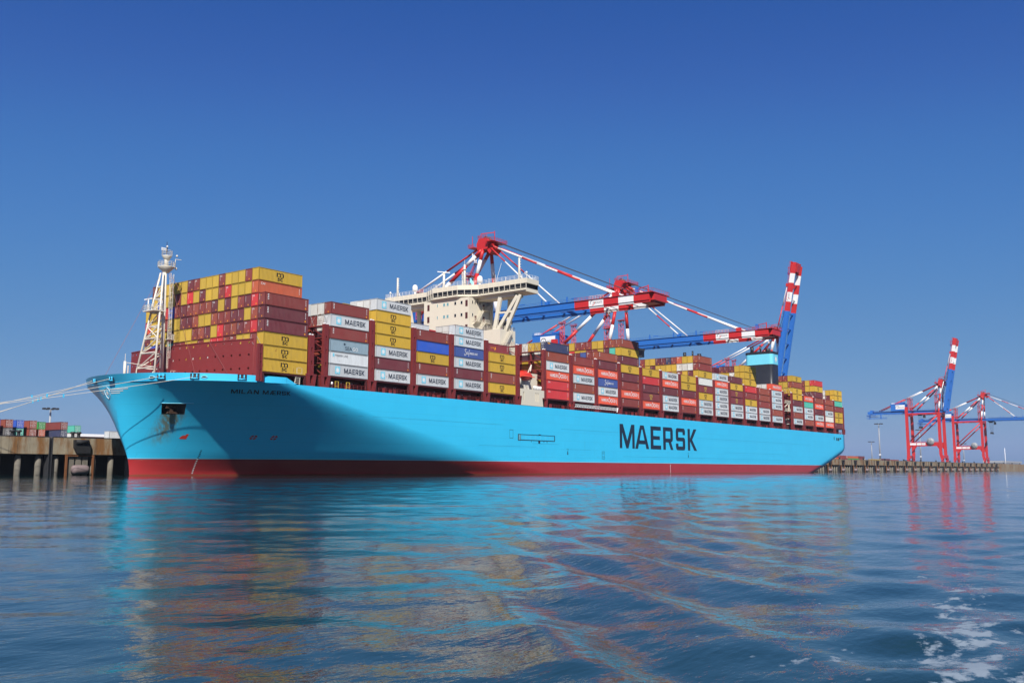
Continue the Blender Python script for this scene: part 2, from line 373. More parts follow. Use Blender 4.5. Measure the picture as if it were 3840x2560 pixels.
# hull: lofted water lines forward, straight sides, tucked-under stern
POCK = (-11.45, -8.1, 13.15, 15.3)          # anchor pocket
def build_hull():
    mb = MB()
    zs = [-4, -2, 0, 1.3, 2.6, 3.65, 4.8, 6, 7.5, 9, 10.5, 12, POCK[2], 14.3, POCK[3], 16.2, 17, 17.8, 18.6, 19.3, ZD]
    NE, NM = 56, 12
    i0, i1 = None, None
    def cols(z):
        xs, xe, _, _ = level(z)
        return [xs + (xe - xs) * (k / NE) ** 2.0 for k in range(NE + 1)]
    mid = cols(14.3)
    i0 = min(range(len(mid)), key=lambda i: abs(mid[i] - POCK[0])); i1 = min(range(len(mid)), key=lambda i: abs(mid[i] - POCK[1]))
    if i1 <= i0 + 1: i1 = i0 + 2
    rows = []
    for z in zs:
        c = cols(z); w = 1.0 if POCK[2] - .01 <= z <= POCK[3] + .01 else max(0.0, 1 - min(abs(z - POCK[2]), abs(z - POCK[3])) / 1.8)
        lean = -.42 * (z - 14.3) if w >= 1 else 0
        d0 = (POCK[0] + lean - c[i0]) * w; d1 = (POCK[1] + lean - c[i1]) * w
        for i in range(1, NE):
            if i <= i0: t = d0 * (i / i0)
            elif i <= i1: t = d0 + (d1 - d0) * (i - i0) / (i1 - i0)
            else: t = d1 * max(0, 1 - (i - i1) / 10)
            c[i] += t
        pts = [(x, half_breadth(x, z)) for x in c]
        xe = c[-1]
        pts += [(xe + (300 - xe) * k / NM, HB) for k in range(1, NM + 1)]
        rows.append([(x, y, z) for x, y in pts])
    n = len(rows[0]); za, zb = zs.index(POCK[2]), zs.index(POCK[3])
    for side in (-1, 1):
        base = len(mb.v)
        for r in rows: mb.v += [(x, side * y, z) for x, y, z in r]
        for j in range(len(rows) - 1):
            for i in range(n - 1):
                if side == -1 and za <= j < zb and i0 <= i < i1: continue
                a = base + j * n + i; q = (a, a + 1, a + n + 1, a + n)
                mb.f.append(q if side == -1 else q[::-1]); mb.m.append(0); mb.sm.append(True)
    # stern
    xa = [300, 308, 316, 324, 332, 340, 347, 354, 360, 366, 371, 375, 378, 380.3]
    K = 16
    def section(x):
        t = (x - 300) / 80.3
        zside = -4 + 17.5 * t ** 1.15; zcl = -9 + 14.5 * t ** 1.3
        b = HB
        pts = [(b, ZD + (zside - ZD) * k / 5) for k in range(6)]
        for k in range(1, K + 1):
            w = k / K * math.pi / 2
            pts.append((b * math.cos(w) ** 0.62, zside + (zcl - zside) * math.sin(w)))
        return pts
    sec = [section(x) for x in xa]; m = len(sec[0])
    for side in (-1, 1):
        base = len(mb.v)
        for x, s in zip(xa, sec): mb.v += [(x, side * y, z) for y, z in s]
        for j in range(len(xa) - 1):
            for i in range(m - 1):
                a = base + j * m + i; q = (a, a + 1, a + m + 1, a + m)
                mb.f.append(q if side == -1 else q[::-1]); mb.m.append(0); mb.sm.append(True)
    s = sec[-1]; mb.face([(380.3, -y, z) for y, z in s] + [(380.3, y, z) for y, z in s[::-1][1:]])
    global POCKET_MB
    hull_mb = mb; mb = MB()
    # recess of the anchor pocket
    x0, x1, z0, z1 = POCK
    def hp(x, z, d=0): return (x, -half_breadth(x, z) + d, z)
    xm = [rows[za][i][0] for i in range(i0, i1 + 1)]
    inner = -half_breadth(x0, z0) + 1.5
    inner = -half_breadth(x0, z0) + 1.6
    for z, flip in ((z1, 0), (z0, 1)):
        idx = zs.index(z); x0, x1 = rows[idx][i0][0], rows[idx][i1][0]
        e = [(rows[idx][i][0], -rows[idx][i][1], z) for i in range(i0, i1 + 1)]
        mb.face(e + [(x1, inner, z), (x0, inner, z)] if flip else (e + [(x1, inner, z), (x0, inner, z)])[::-1])
    for i, x in ((i0, x0), (i1, x1)):
        e = [(rows[k][i][0], -rows[k][i][1], zs[k]) for k in range(za, zb + 1)]
        mb.face(e + [(e[-1][0], inner, z1), (e[0][0], inner, z0)])
    mb.face([(rows[za][i0][0], inner, z0), (rows[za][i1][0], inner, z0), (rows[zb][i1][0], inner, z1), (rows[zb][i0][0], inner, z1)])
    POCKET_MB = mb; mb = hull_mb
    mb.v = list(mb.v)
    return mb.build('hull', M['hull_paint'], SHIP)
HULL = build_hull()
POCKET_MB.build('anchor_pocket', M['dark_steel'], HULL)  # walls near-black instead of hull blue: the recess's shade is put into the colour
# weld the seam so shading is smooth
import bmesh
_bm = bmesh.new(); _bm.from_mesh(HULL.data); bmesh.ops.remove_doubles(_bm, verts=_bm.verts, dist=0.004); _bm.to_mesh(HULL.data); _bm.free()

# deck sheet
mb = MB()
pts = [(level(ZD)[0] + (20 - level(ZD)[0]) * (k / 30) ** 2, 0) for k in range(31)]
pl = [(x, -half_breadth(x, ZD) + 0.02) for x, _ in pts] + [(380.2, -HB + .02)]
for (xa_, ya), (xb_, yb) in zip(pl[:-1], pl[1:]):
    mb.face([(xa_, ya, ZD - .05), (xb_, yb, ZD - .05), (xb_, -yb, ZD - .05), (xa_, -ya, ZD - .05)])
mb.build('deck', M['deck_red'], SHIP)

# bulwark round the bow
def bulwark():
    mb = MB(); th = 0.18; xs0 = stem_x(ZD); xe = level(ZD)[1]
    us = [(k / 44) ** 1.7 for k in range(45)]
    for side in (-1, 1):
        prev = None
        for u in us:
            x = xs0 + (6.3 - xs0) * u; y = half_breadth(x, ZD); fw = 1.1 * max(0.0, 1 - u * 2.2) ** 2
            zt = 21.55 - .3 * min(1, u * 1.3)
            cur = [(x, side * (y + .012), ZD - .02), (x - fw, side * (y + .02), zt), (x - fw + .12, side * max(0, y - th), zt), (x + .12, side * max(0, y - th), ZD - .02)]
            if prev:
                for k in range(3):
                    q = [prev[k], cur[k], cur[k + 1], prev[k + 1]]
                    mb.face(q if side == -1 else q[::-1], 0, False)
            prev = cur
        y = HB + .012
        mb.face([(6.3, side * y, ZD - .02), (9.3, side * y, ZD - .02), (6.3, side * y, 21.25)] if side < 0 else [(6.3, y, ZD - .02), (6.3, y, 21.25), (9.3, y, ZD - .02)])
        mb.face([(6.3, side * (y - th), ZD - .02), (6.3, side * (y - th), 21.25), (9.3, side * (y - th), ZD - .02)])
        mb.face([(6.3, side * y, 21.25), (9.3, side * y, ZD - .02), (9.3, side * (y - th), ZD - .02), (6.3, side * (y - th), 21.25)])
    return mb.build('bulwark', M['bow_blue'], SHIP)
bulwark()
# light moulding at the foot of the bulwark
mb = MB(); prev = None
for k in range(61):
    y = 9.0 - 38.3 * k / 60; x = bow_x(y, ZD); x = x if y > -29.2 else 9.0; p = (x - .03, y - .05 * (1 if y < 0 else -1), ZD - .03)
    if prev: mb.tube(prev, p, .045, n=5, caps=False)
    prev = p
mb.build('moulding', M['bow_blue'], SHIP)

def hull_frame(x, z):
    """point on the port side and unit tangent along x"""
    p = Vector((x, -half_breadth(x, z), z)); q = Vector((x + .3, -half_breadth(x + .3, z), z)); t = (q - p).normalized()
    up = Vector((x, -half_breadth(x, z + .3), z + .3)) - Vector((x, -half_breadth(x, z), z)); up.normalize()
    return p, t, t.cross(up).normalized()
# fairlead openings in the bulwark
def bulwark_pt(y, z):
    x = bow_x(y, ZD); u = max(0.0, (x - stem_x(ZD)) / (6.3 - stem_x(ZD))); fw = 1.1 * max(0.0, 1 - u * 2.2) ** 2
    return Vector((x - fw * (z - ZD) / 1.6, y, z))
for y in (5.6, -1.7, -14.6, -20.4, -26.4):
    p = bulwark_pt(y, 20.7); q = bulwark_pt(y - .4, 20.7); t = (q - p).normalized(); nn = Vector((t.y, -t.x, 0))
    if nn.x > 0: nn = -nn
    p = p + nn * .03
    def P(a, h, d): return p + t * a + Vector((0, 0, h)) + nn * d
    mb = MB()
    w, h = .95, .62
    for a0, a1, h0, h1 in ((-w, w, -h, -h + .12), (-w, w, h - .12, h), (-w, -w + .12, -h + .12, h - .12), (w - .12, w, -h + .12, h - .12)):
        mb.hexa([P(a0, h0, -.05), P(a1, h0, -.05), P(a1, h0, .12), P(a0, h0, .12), P(a0, h1, -.05), P(a1, h1, -.05), P(a1, h1, .12), P(a0, h1, .12)])
    o = mb.build('fairlead', M['navy_letters'], SHIP)
    mb = MB(); mb.face([P(-w + .1, -h + .1, .03), P(w - .1, -h + .1, .03), P(w - .1, h - .1, .03), P(-w + .1, h - .1, .03)]); mb.build('opening', M['dark_steel'], o)
    mb = MB()
    for a in (-.42, .42): mb.tube(P(a, -h + .1, .1), P(a, h - .1, .1), .13, n=8)
    mb.tube(P(-.7, -h + .2, .1), P(.7, -h + .2, .1), .15, n=8)
    mb.build('roller', M['bow_blue'], o)
for y in (-12.6, -21.8):
    p = bulwark_pt(y, 20.6); t = (bulwark_pt(y - .3, 20.6) - p).normalized()
    mb = MB(); ring = [p + t * .62 * math.cos(a) + Vector((0, 0, .24 * math.sin(a))) + Vector((-.05, -.05, 0)) for a in [2 * math.pi * i / 16 for i in range(16)]]
    for a, b_ in zip(ring, ring[1:] + ring[:1]): mb.tube(a, b_, .09, n=6, caps=False)
    o = mb.build('panama_lead', M['emblem_blue'], SHIP)
    mb = MB(); mb.face([q + Vector((.02, .02, 0)) for q in ring]); mb.build('opening', M['dark_hole'], o)

def on_hull(name, polys, x, z, sx, sz, mat, parent=None, off=0.03, shear=0.0, hb=None):
    """flat marks laid on the port side; finely cut so they follow the curve"""
    mb = MB()
    for p in polys:
        q = [(x + u * sx + v * sz * shear, z + v * sz) for u, v in p]
        mb.face([(a, -(hb if hb else half_breadth(a, b)) - off, b) for a, b in q])
    return mb.build(name, M[mat], parent or HULL)
# giant name on the flat side
pos = [148.0, 158.35, 169.3, 178.6, 188.45, 198.05]; wd = [10.0, 9.75, 7.65, 7.75, 7.45, 7.65]
for grow, mat, off in ((0.10, 'white_letters', .02), (0.0, 'navy_letters', .04)):
    for ch, x, w in zip('MAERSK', pos, wd):
        gw, ps = GL[ch]
        mb = MB()
        for p in ps:
            q = [(x + u / gw * w, 8.62 + v * 8.08) for u, v in p]
            if grow:
                cx = sum(a for a, _ in q) / len(q)
                e = [((a + (grow if a > cx else -grow)), b + (grow if b > 12.7 else -grow)) for a, b in q]; q = e
            mb.face([(a, -HB - off, b) for a, b in q])
        if not grow: mb.build('letter', M[mat], HULL)
# ship's name at the bow
ps, wt = word_polys('MILAN M&RSK', 0.22, 1.0)
_x = -3.1
for word in ('MILAN', 'M&RSK'):
    pw, ww = word_polys(word, 0.22)
    for p in pw:
        on_hull('letter', [p], _x, 17.52, 11.9 / wt, 0.80, 'navy_letters', off=.05, shear=-0.72)
    _x += (ww + .5 + .44) * 11.7 / wt
# company crest with speed lines
def bow_pt(u, v, off=.05):
    y = 1.6 - u * 1.25; z = 17.85 + v; return (bow_x(y, z) - off, y, z)
mb = MB(); shield = [(-.9, .75), (-.3, 1.0), (.25, 1.15), (.75, .85), (.95, .2), (.8, -.5), (.45, -1.0), (.0, -1.3), (-.6, -.8), (-.9, 0)]
for a, b_ in zip(shield, shield[1:] + shield[:1]): mb.tube(bow_pt(*a), bow_pt(*b_), .05, n=4, caps=False)
mb.build('crest', M['white_letters'], HULL)
mb = MB(); mb.face([bow_pt(a * .62, b_ * .7) for a, b_ in star_poly()]); mb.build('star', M['white_letters'], HULL)
for y0, y1, z in ((.1, -5.7, 18.42), (.1, -4.1, 18.02), (.1, -3.0, 17.62), (3.2, 5.0, 18.3), (3.2, 4.6, 17.95), (3.2, 4.2, 17.6)):
    mb = MB(); n = 6
    for i in range(n):
        a = y0 + (y1 - y0) * i / n; b_ = y0 + (y1 - y0) * (i + 1) / n
        mb.face([(bow_x(a, z) - .05, a, z), (bow_x(b_, z) - .05, b_, z), (bow_x(b_, z + .17) - .05, b_, z + .17), (bow_x(a, z + .17) - .05, a, z + .17)])
    mb.build('speed_line', M['white_letters'], HULL)
# draught marks, thruster and bulb marks, tug arrows, pilot box, shell door
for k in range(14):
    z = .5 + k * .38; x = -.72 - .12 * (z - .5)
    on_hull('draught_mark', [[(0, 0), (.28, 0), (.28, .18), (0, .18)]], x, z, 1, 1, 'white_letters' if z < 3.6 else 'navy_letters')
for k in range(9):
    on_hull('draught_mark', [[(0, 0), (.35, 0), (.35, .2), (0, .2)]], 183.6, .3 + k * .36, 1, 1, 'white_letters', hb=HB)
on_hull('bulb_mark', [[(0, .15), (.3, .0), (1.1, 0), (1.1, 1), (.75, 1), (.7, .75), (.3, .7)]], -6.2, 8.0, 1.15, 1.05, 'red_mark')
for x in (7.2, 11.4):
    q = []
    for k in range(4):
        a0 = math.pi / 2 * k + .18; q.append([(0.12 * math.cos(a0 + .6), .12 * math.sin(a0 + .6))] + [(.75 * math.cos(a0 + i * .3), .62 * math.sin(a0 + i * .3)) for i in range(5)])
    on_hull('thruster_mark', q, x, 8.52, 1, .8, 'red_mark')
for x in (116.6, 198.3):
    on_hull('tug_arrow', [[(-.18, 1.0), (-.18, .4), (-.42, .4), (0, 0), (.42, .4), (.18, .4), (.18, 1.0)]], x, 5.9, 1.1, 1.2, 'navy_letters', hb=HB)
    tp, tw = font_polys('TUG'); on_hull('tug_lettering', tp, x - .55, 7.4, 1.1 / tw, .42, 'navy_letters', hb=HB)
for x, z, t1, t2 in ((136.6, 4.9, 'PILOT', 'NO TUG'), (86.9, 10.3, 'SHORE', 'SIDE')):
    fr = [[(0, 0), (1.7, 0), (1.7, .1), (0, .1)], [(0, 2.3), (1.7, 2.3), (1.7, 2.4), (0, 2.4)], [(0, .1), (.1, .1), (.1, 2.3), (0, 2.3)], [(1.6, .1), (1.7, .1), (1.7, 2.3), (1.6, 2.3)]]
    o = on_hull('marking_frame', fr, x, z, 1, 1, 'navy_letters', hb=HB)
    if t1 == 'PILOT':
        for t, zz in ((t1, z + 1.55), (t2, z + .5)):
            tp, tw = font_polys(t); on_hull('marking_lettering' if t == 'PILOT' else 'second_marking', tp, x + .25, zz, 1.2 / tw, .4, 'navy_letters', hb=HB)
# shell door for the gangway: recessed frame and hinges
mb = MB()
for x0, x1, z0, z1 in ((90.9, 92.3, 9.75, 11.6), (92.3, 109.6, 11.42, 11.56), (92.3, 109.6, 9.82, 10.02), (109.35, 109.65, 10.02, 11.42), (101.2, 102.2, 11.56, 11.75), (101.0, 101.9, 9.1, 9.82), (97.4, 97.55, 9.4, 9.82), (103.8, 103.95, 9.4, 9.82), (105.4, 105.55, 9.3, 9.82)):
    mb.box(x0, x1, -HB - .05, -HB - .012, z0, z1)
o = mb.build('shell_door', M['navy_letters'], HULL)
for k in range(5): MB().box(91.2, 92.1, -HB - .09, -HB - .055, 9.95 + k * .32, 10.12 + k * .32).build('shell_door_rib', M['emblem_blue'], o)
for k in range(1, 7): MB().box(92.3 + k * 2.45, 92.34 + k * 2.45, -HB - .03, -HB - .01, 10.02, 11.42).build('shell_door_rib', M['emblem_blue'], o)
# weld seams
SEAM = plain('seam_blue', (0.035, 0.33, 0.52))
for x0, x1, z in ((20, 84, 13.9), (113, 147, 13.7), (118, 130, 7.6), (206, 330, 13.4), (73, 100, 8.0), (230, 300, 8.3), (98, 112, 9.0), (150, 290, 5.8)):
    n = 14; mb = MB()
    for k in range(n):
        a = x0 + (x1 - x0) * k / n; b_ = x0 + (x1 - x0) * (k + 1) / n
        mb.face([(a, -half_breadth(a, z) - .02, z), (b_, -half_breadth(b_, z) - .02, z), (b_, -half_breadth(b_, z + .07) - .02, z + .07), (a, -half_breadth(a, z + .07) - .02, z + .07)])
    mb.build('weld_seam', SEAM, HULL)
# anchor in its pocket, ledge above
x0, x1, z0, z1 = POCK
mb = MB(); a = (x0 - .5, -half_breadth(x0 - .5, z1 + .15) - .03, z1 + .13); b_ = (x1 + .6, -half_breadth(x1 + .6, z1 + .1) - .03, z1 + .1)
mb.bar(a, b_, .35, .1); mb.build('pocket_ledge', M['emblem_blue'], HULL)
mb = MB(); yy = -half_breadth(-9.8, 14.2) + .55
mb.box(-11.0, -8.6, yy, yy + .5, 14.35, 15.0); mb.box(-10.1, -9.4, yy - .1, yy + .4, 13.5, 14.35)
mb.prism([(-11.0, 13.25), (-8.0, 13.25), (-8.4, 13.65), (-10.7, 13.65)], 'y', yy - .3, yy + .3)
mb.build('anchor', M['dark_rust'], SHIP)
# stern mooring openings
for x0, x1, z0, z1 in ((363.8, 364.6, 16.7, 18.3), (367.5, 369.3, 16.4, 17.9), (370.2, 372.0, 16.4, 17.9), (372.8, 375.2, 17.2, 18.0)):
    mb = MB(); mb.box(x0, x1, -HB - .03, -HB + .2, z0, z1); mb.build('mooring_opening', M['dark_hole'], HULL)

# ------------------------------------------------------------------ bow fittings
# breakwater: plate with round drain holes
def plate_cell(mb, y0, y1, z0, z1, x, hy=None, hz=None, r=0.3, th=0.12):
    n = 8
    if hy is None: mb.face([(x, y0, z0), (x, y1, z0), (x, y1, z1), (x, y0, z1)][::-1]); return
    sq = [(y1, hz), (y1, z1), (hy, z1), (y0, z1), (y0, hz), (y0, z0), (hy, z0), (y1, z0)]
    oc = [(hy + r * math.cos(math.pi / 4 * k), hz + r * math.sin(math.pi / 4 * k)) for k in range(n)]
    for k in range(n):
        j = (k + 1) % n
        mb.face([(x, *sq[k]), (x, *oc[k]), (x, *oc[j]), (x, *sq[j])])
        mb.face([(x, *oc[k]), (x + th, *oc[k]), (x + th, *oc[j]), (x, *oc[j])])
def xbw(y): return -3.4 + 3.0 * (abs(y) / 26.2) ** 2
def bend(mb, base): mb.v = [(p[0] - base + xbw(p[1]), p[1], p[2]) for p in mb.v]; return mb
mb = MB(); XB = 0.0; YB0, YB1 = -26.2, 17.9
yy = YB0
while yy < YB1 - .1:
    y1 = min(YB1, yy + ROWP)
    for z0, z1, hz in ((20.9, 24.4, 22.95), (24.4, 27.3, 25.9), (27.3, 29.2, 28.55)): plate_cell(mb, yy, y1, z0, z1, XB, (yy + y1) / 2, hz, .27)
    mb.box(XB - .12, XB + .2, yy, y1, 29.2, 29.38)
    yy += ROWP
BW = bend(mb, 0).build('breakwater', M['breakwater_red'], SHIP)
for k in range(-5, 4):
    y = k * ROWP * 2; bend(MB().prism([(.15, 20.9), (1.4, 20.9), (.15, 29.0)], 'y', y - .06, y + .06), 0).build('bracket', M['breakwater_red'], BW)
MB().face([(xbw(YB0), YB0, 20.9), (xbw(YB0) + .5, YB0 - 2.2, 20.9), (xbw(YB0) + .2, YB0 - .3, 29.2), (xbw(YB0), YB0, 29.2)]).build('side_plate', M['breakwater_red'], BW)
mb = MB()
for z in np.arange(21.2, 29, .5): mb.tube((-.18, 1.1, z), (-.18, 1.7, z), .035, n=4)
for y in (1.1, 1.7): mb.tube((-.18, y, 21), (-.18, y, 29.3), .04, n=4)
bend(mb, 0).build('ladder', M['deck_red_dark'], BW)

# foremast: round trunk aft, two raking legs forward, platforms, ladder cage
FM = MB(); FM.tube((-5.35, -.15, 20), (-5.55, 0, 46.4), .52, .38, n=10)
FMo = FM.build('foremast', M['cream_white'], SHIP)
def leg(s): return Vector((-9.6, s * 3.9, 20.5)), Vector((-6.35, s * .55, 46.0))
for s in (-1, 1):
    a, b_ = leg(s); MB().tube(a, b_, .27, .2, n=8).build('leg', M['cream_white'], FMo)
mb = MB()
zl = [23.9, 27.3, 30.6, 33.4, 36.6, 39.7, 42.6]
def at(s, z): a, b_ = leg(s); t = (z - a.z) / (b_.z - a.z); return a.lerp(b_, t)
def tr(z): return Vector((-5.45, 0, z))
for k, z in enumerate(zl):
    mb.tube(at(1, z), at(-1, z), .17, n=6)
    for s in (-1, 1): mb.tube(at(s, z), tr(z), .15, n=6)
    if k + 1 < len(zl):
        z2 = zl[k + 1]
        mb.tube(at(1, z), at(-1, z2), .13, n=6)
        if k == 2: mb.tube(at(-1, z), at(1, z2), .13, n=6)
        for s in (-1, 1): mb.tube(at(s, z), tr(z2), .12, n=6)
mb.build('bracing', M['cream_white'], FMo)
def nest(z, r, rb, hr, name='platform'):
    mb = MB(); mb.lathe((-5.3, 0, z), [(rb, -1.25), (r, 0), (r, .12)], n=8)
    o = mb.build(name, M['cream_white'], FMo)
    mb = MB(); pts = [(-5.3 + r * math.cos(2 * math.pi * k / 8), r * math.sin(2 * math.pi * k / 8), z + .1) for k in range(9)]
    mb.rail(pts, hr, .8, .045, 3); mb.build('railing', M['cream_white'], o)
    return o
n1 = nest(47.4, 1.95, .6, 1.15); n2 = nest(50.0, 1.15, .35, 1.2)
MB().tube((-5.45, 0, 47.4), (-5.45, 0, 50), .45, n=10).build('topmast', M['cream_white'], FMo)
MB().tube((-5.45, 0, 50), (-5.45, 0, 53.4), .06, n=5).tube((-5.2, .2, 51), (-5.2, .2, 52.4), .1, n=6).build('pole', M['dark_steel'], FMo)
mb = MB(); mb.box(-6.6, -5.3, .25, .4, 51.35, 51.6); mb.box(-6.6, -5.3, .25, .4, 51.72, 51.95); mb.lathe((-5.3, .1, 52.1), [(.22, 0), (.22, .35), (.05, .5)], 8)
mb.build('navigation_light', M['white_paint'], FMo)
mb = MB(); mb.lathe((-3.5, -1.2, 50.2), [(.15, -.2), (.26, 0), (.15, .25)], 8); mb.lathe((-3.4, -.9, 47.3), [(.15, -.25), (.32, 0), (.15, .3)], 8)
mb.tube((-3.9, -1.3, 47.5), (-3.9, -1.3, 49.4), .08, n=6).tube((-3.9, -1.3, 49.4), (-2.6, -1.6, 49.4), .07, n=6)
mb.build('deck_light', M['cream_white'], FMo)
mb = MB(); mb.box(-9.4, -6.2, -2.1, 2.1, 36.75, 36.95)
pf = mb.build('platform', M['cream_white'], FMo)
mb = MB(); mb.rail([(-6.3, 2.1, 36.95), (-9.4, 2.1, 36.95), (-9.4, -2.1, 36.95), (-6.3, -2.1, 36.95)], 1.2, .9, .045, 3); mb.build('railing', M['cream_white'], pf)
mb = MB(); mb.tube((-8.9, .8, 36.9), (-8.9, .8, 39.4), .16, n=6); mb.box(-9.0, -8.8, -.6, 2.4, 39.5, 39.75)
mb.build('radar_scanner', M['white_paint'], pf)
mb = MB()
for y in (-1.25, -.75):
    mb.tube((-4.75, y - .3, 24), (-4.85, y - .1, 46), .05, n=4)
for z in np.arange(24.5, 46, .55): mb.tube((-4.78, -1.5, z), (-4.78, -.95, z), .035, n=4)
for z in np.arange(26.5, 46, 1.15):
    for a0 in range(5):
        a = math.pi * a0 / 5 - .3; b_ = math.pi * (a0 + 1) / 5 - .3
        mb.tube((-4.78 + .75 * math.sin(a), -1.2 - .55 * math.cos(a), z), (-4.78 + .75 * math.sin(b_), -1.2 - .55 * math.cos(b_), z), .035, n=4, caps=False)
for a0 in (1, 2, 3):
    a = math.pi * a0 / 4 - .3; mb.tube((-4.78 + .75 * math.sin(a), -1.2 - .55 * math.cos(a), 26.5), (-4.78 + .75 * math.sin(a), -1.2 - .55 * math.cos(a), 45.8), .035, n=4, caps=False)
mb.build('ladder_cage', M['cream_white'], FMo)
mb = MB(); mb.box(-5.2, -3.6, -2.1, -.7, 30.6, 30.72); mb.rail([(-5.2, -2.1, 30.7), (-3.6, -2.1, 30.7), (-3.6, -.7, 30.7)], 1.1, .7, .04); mb.build('rest_platform', M['cream_white'], FMo)
mb = MB(); mb.rail([(-4.6, -2.6, 20.9), (-3.0, -2.6, 20.9), (-3.0, -1.2, 20.9)], 2.6, .7, .05, 4); mb.build('ladder_foot', M['cream_white'], FMo)
# stays
mb = MB()
for a, b_ in (((-5, -.6, 46.5), (-2.0, -19.5, 22.2)), ((-5, -.2, 46.5), (-3.4, -10.2, 22.2)), ((-6, 0, 46.8), (-18.7, 0, 21.5))): mb.tube(a, b_, .035, n=4)
mb.build('stay', M['deck_red'], SHIP)
# jackstaff, vent post, davit
mb = MB(); mb.tube((-14.3, 0, 20), (-14.3, 0, 24.9), .3, n=8).tube((-14.3, 0, 24.9), (-14.3, 0, 26.6), .06, n=5).tube((-13.8, -.5, 20), (-13.8, -.5, 24), .12, n=6); mb.build('jackstaff', M['cream_white'], SHIP)
mb = MB(); mb.tube((-14.0, -.3, 24.6), (-8.6, -3.2, 23.9), .08, n=6).tube((-8.6, -3.2, 23.9), (-10.6, -3.4, 21.0), .16, n=6).tube((-11.8, -.6, 20), (-11.8, -.6, 23.6), .1, n=6); mb.build('bow_davit', M['cream_white'], SHIP)
# cream stair tower at the step down from the forecastle
mb = MB(); mb.tube((9.0, -28.7, 19.9), (9.6, -28.7, 22.4), .07, n=5).tube((10.4, -28.7, 19.9), (10.6, -28.7, 22.4), .07, n=5)
for z in np.arange(20.3, 22.4, .4): mb.box(9.15, 10.6, -28.8, -28.55, z, z + .07)
mb.box(9.4, 11.0, -28.9, -28.0, 22.4, 22.52); mb.box(9.4, 9.55, -28.9, -28.75, 22.5, 23.8); mb.box(10.85, 11.0, -28.9, -28.75, 22.5, 23.8); mb.box(9.4, 11.0, -28.9, -28.75, 23.66, 23.8)
mb.build('boarding_ladder', M['cream_white'], SHIP)
# ================================================================== containers
CC = {  # name: (colour word, linear rgb, rust)
 'Y': ('yellow', (0.50, 0.315, 0.020), .4), 'y': ('yellow', (0.48, 0.315, 0.028), .3),
 'M': ('grey', (0.50, 0.53, 0.55), .4), 'W': ('off-white', (0.58, 0.58, 0.55), .55),
 'R': ('red-brown', (0.195, 0.024, 0.022), .15), 'D': ('dark maroon', (0.118, 0.013, 0.024), .15),
 'B': ('rust brown', (0.245, 0.045, 0.026), .3), 'H': ('orange-red', (0.70, 0.080, 0.035), .12),
 'r': ('bright red', (0.50, 0.020, 0.028), .1), 'O': ('orange', (0.44, 0.085, 0.030), .2),
 'N': ('navy blue', (0.018, 0.030, 0.095), .15), 'S': ('royal blue', (0.028, 0.070, 0.260), .2),
 'b': ('bright blue', (0.012, 0.085, 0.48), .2), 'C': ('blue-grey', (0.24, 0.34, 0.40), .4),
 'L': ('pale grey', (0.56, 0.59, 0.60), .4), 'G': ('sea-green', (0.065, 0.42, 0.32), .25),
 'm': ('maroon', (0.165, 0.020, 0.030), .15), 'T': ('burgundy', (0.20, 0.014, 0.030), .1), 'g': ('green', (0.015, 0.26, 0.045), .2),
 'k': ('dark grey', (0.10, 0.10, 0.105), .3),
}
def corrugated(mb, a, b, n, depth, z0, z1, axis, base):
    """trapezoid wall between a and b along axis; base is the outer plane, depth inwards"""
    p = (b - a) / n; prof = []
    for k in range(n):
        s = a + p * k; prof += [(s, 0), (s + p * .28, 0), (s + p * .5, depth), (s + p * .78, depth)]
    prof.append((b, 0))
    for (u, d), (v, e) in zip(prof[:-1], prof[1:]):
        if axis == 'x': mb.face([(u, base + d, z0), (v, base + e, z0), (v, base + e, z1), (u, base + d, z1)])
        else: mb.face([(base + d, v, z0), (base + e, u, z0), (base + e, u, z1), (base + d, v, z1)][::1] if False else [(base + e, v, z0), (base + d, u, z0), (base + d, u, z1), (base + e, v, z1)])
CHT = TH - .085
def container_meshes(L, W, H, tagname):
    mb = MB(); e = .06
    corrugated(mb, .14, L - .14, 34, .05, .16, H - .12, 'x', e)
    # front end wall
    p = (W - .24) / 7; prof = []
    for k in range(7):
        s = .12 + p * k; prof += [(s, 0), (s + p * .3, 0), (s + p * .5, .045), (s + p * .8, .045)]
    prof.append((W - .12, 0))
    for (u, d), (v, q) in zip(prof[:-1], prof[1:]): mb.face([(e + q, v, .16), (e + d, u, .16), (e + d, u, H - .12), (e + q, v, H - .12)])
    mb.face([(.1, W - e, .16), (L - .1, W - e, .16), (L - .1, W - e, H - .12), (.1, W - e, H - .12)][::-1])
    mb.face([(L - e, .1, .16), (L - e, W - .1, .16), (L - e, W - .1, H - .12), (L - e, .1, H - .12)])
    mb.face([(.05, .05, H - .05), (L - .05, .05, H - .05), (L - .05, W - .05, H - .05), (.05, W - .05, H - .05)])
    mb.face([(.05, .05, .1), (L - .05, .05, .1), (L - .05, W - .05, .1), (.05, W - .05, .1)][::-1])
    panels = mb.mesh('panels_' + tagname, M['container_paint'])
    mb = MB(); c = .15
    for x in (0, L - c):
        for y in (0, W - c): mb.box(x + .012, x + c - .012, y + .012, y + c - .012, .15, H - .13)
    for y in (0, W - .1): mb.box(c, L - c, y + .02, y + .08, H - .12, H - .03); mb.box(c, L - c, y + .02, y + .08, .03, .16)
    for x in (0, L - .1): mb.box(x + .02, x + .08, c, W - c, H - .12, H - .03); mb.box(x + .02, x + .08, c, W - c, .03, .16)
    for x in (0, L - .19):
        for y in (0, W - .17):
            for z in (0, H - .13): mb.box(x, x + .19, y, y + .17, z, z + .13)
    frame = mb.mesh('frame_' + tagname, M['container_paint'])
    return panels, frame
PAN, FRA = container_meshes(CL, CW, CHT, 'forty')
YF = .045                                     # flat marks sit just proud of the corrugation (side faces -y)
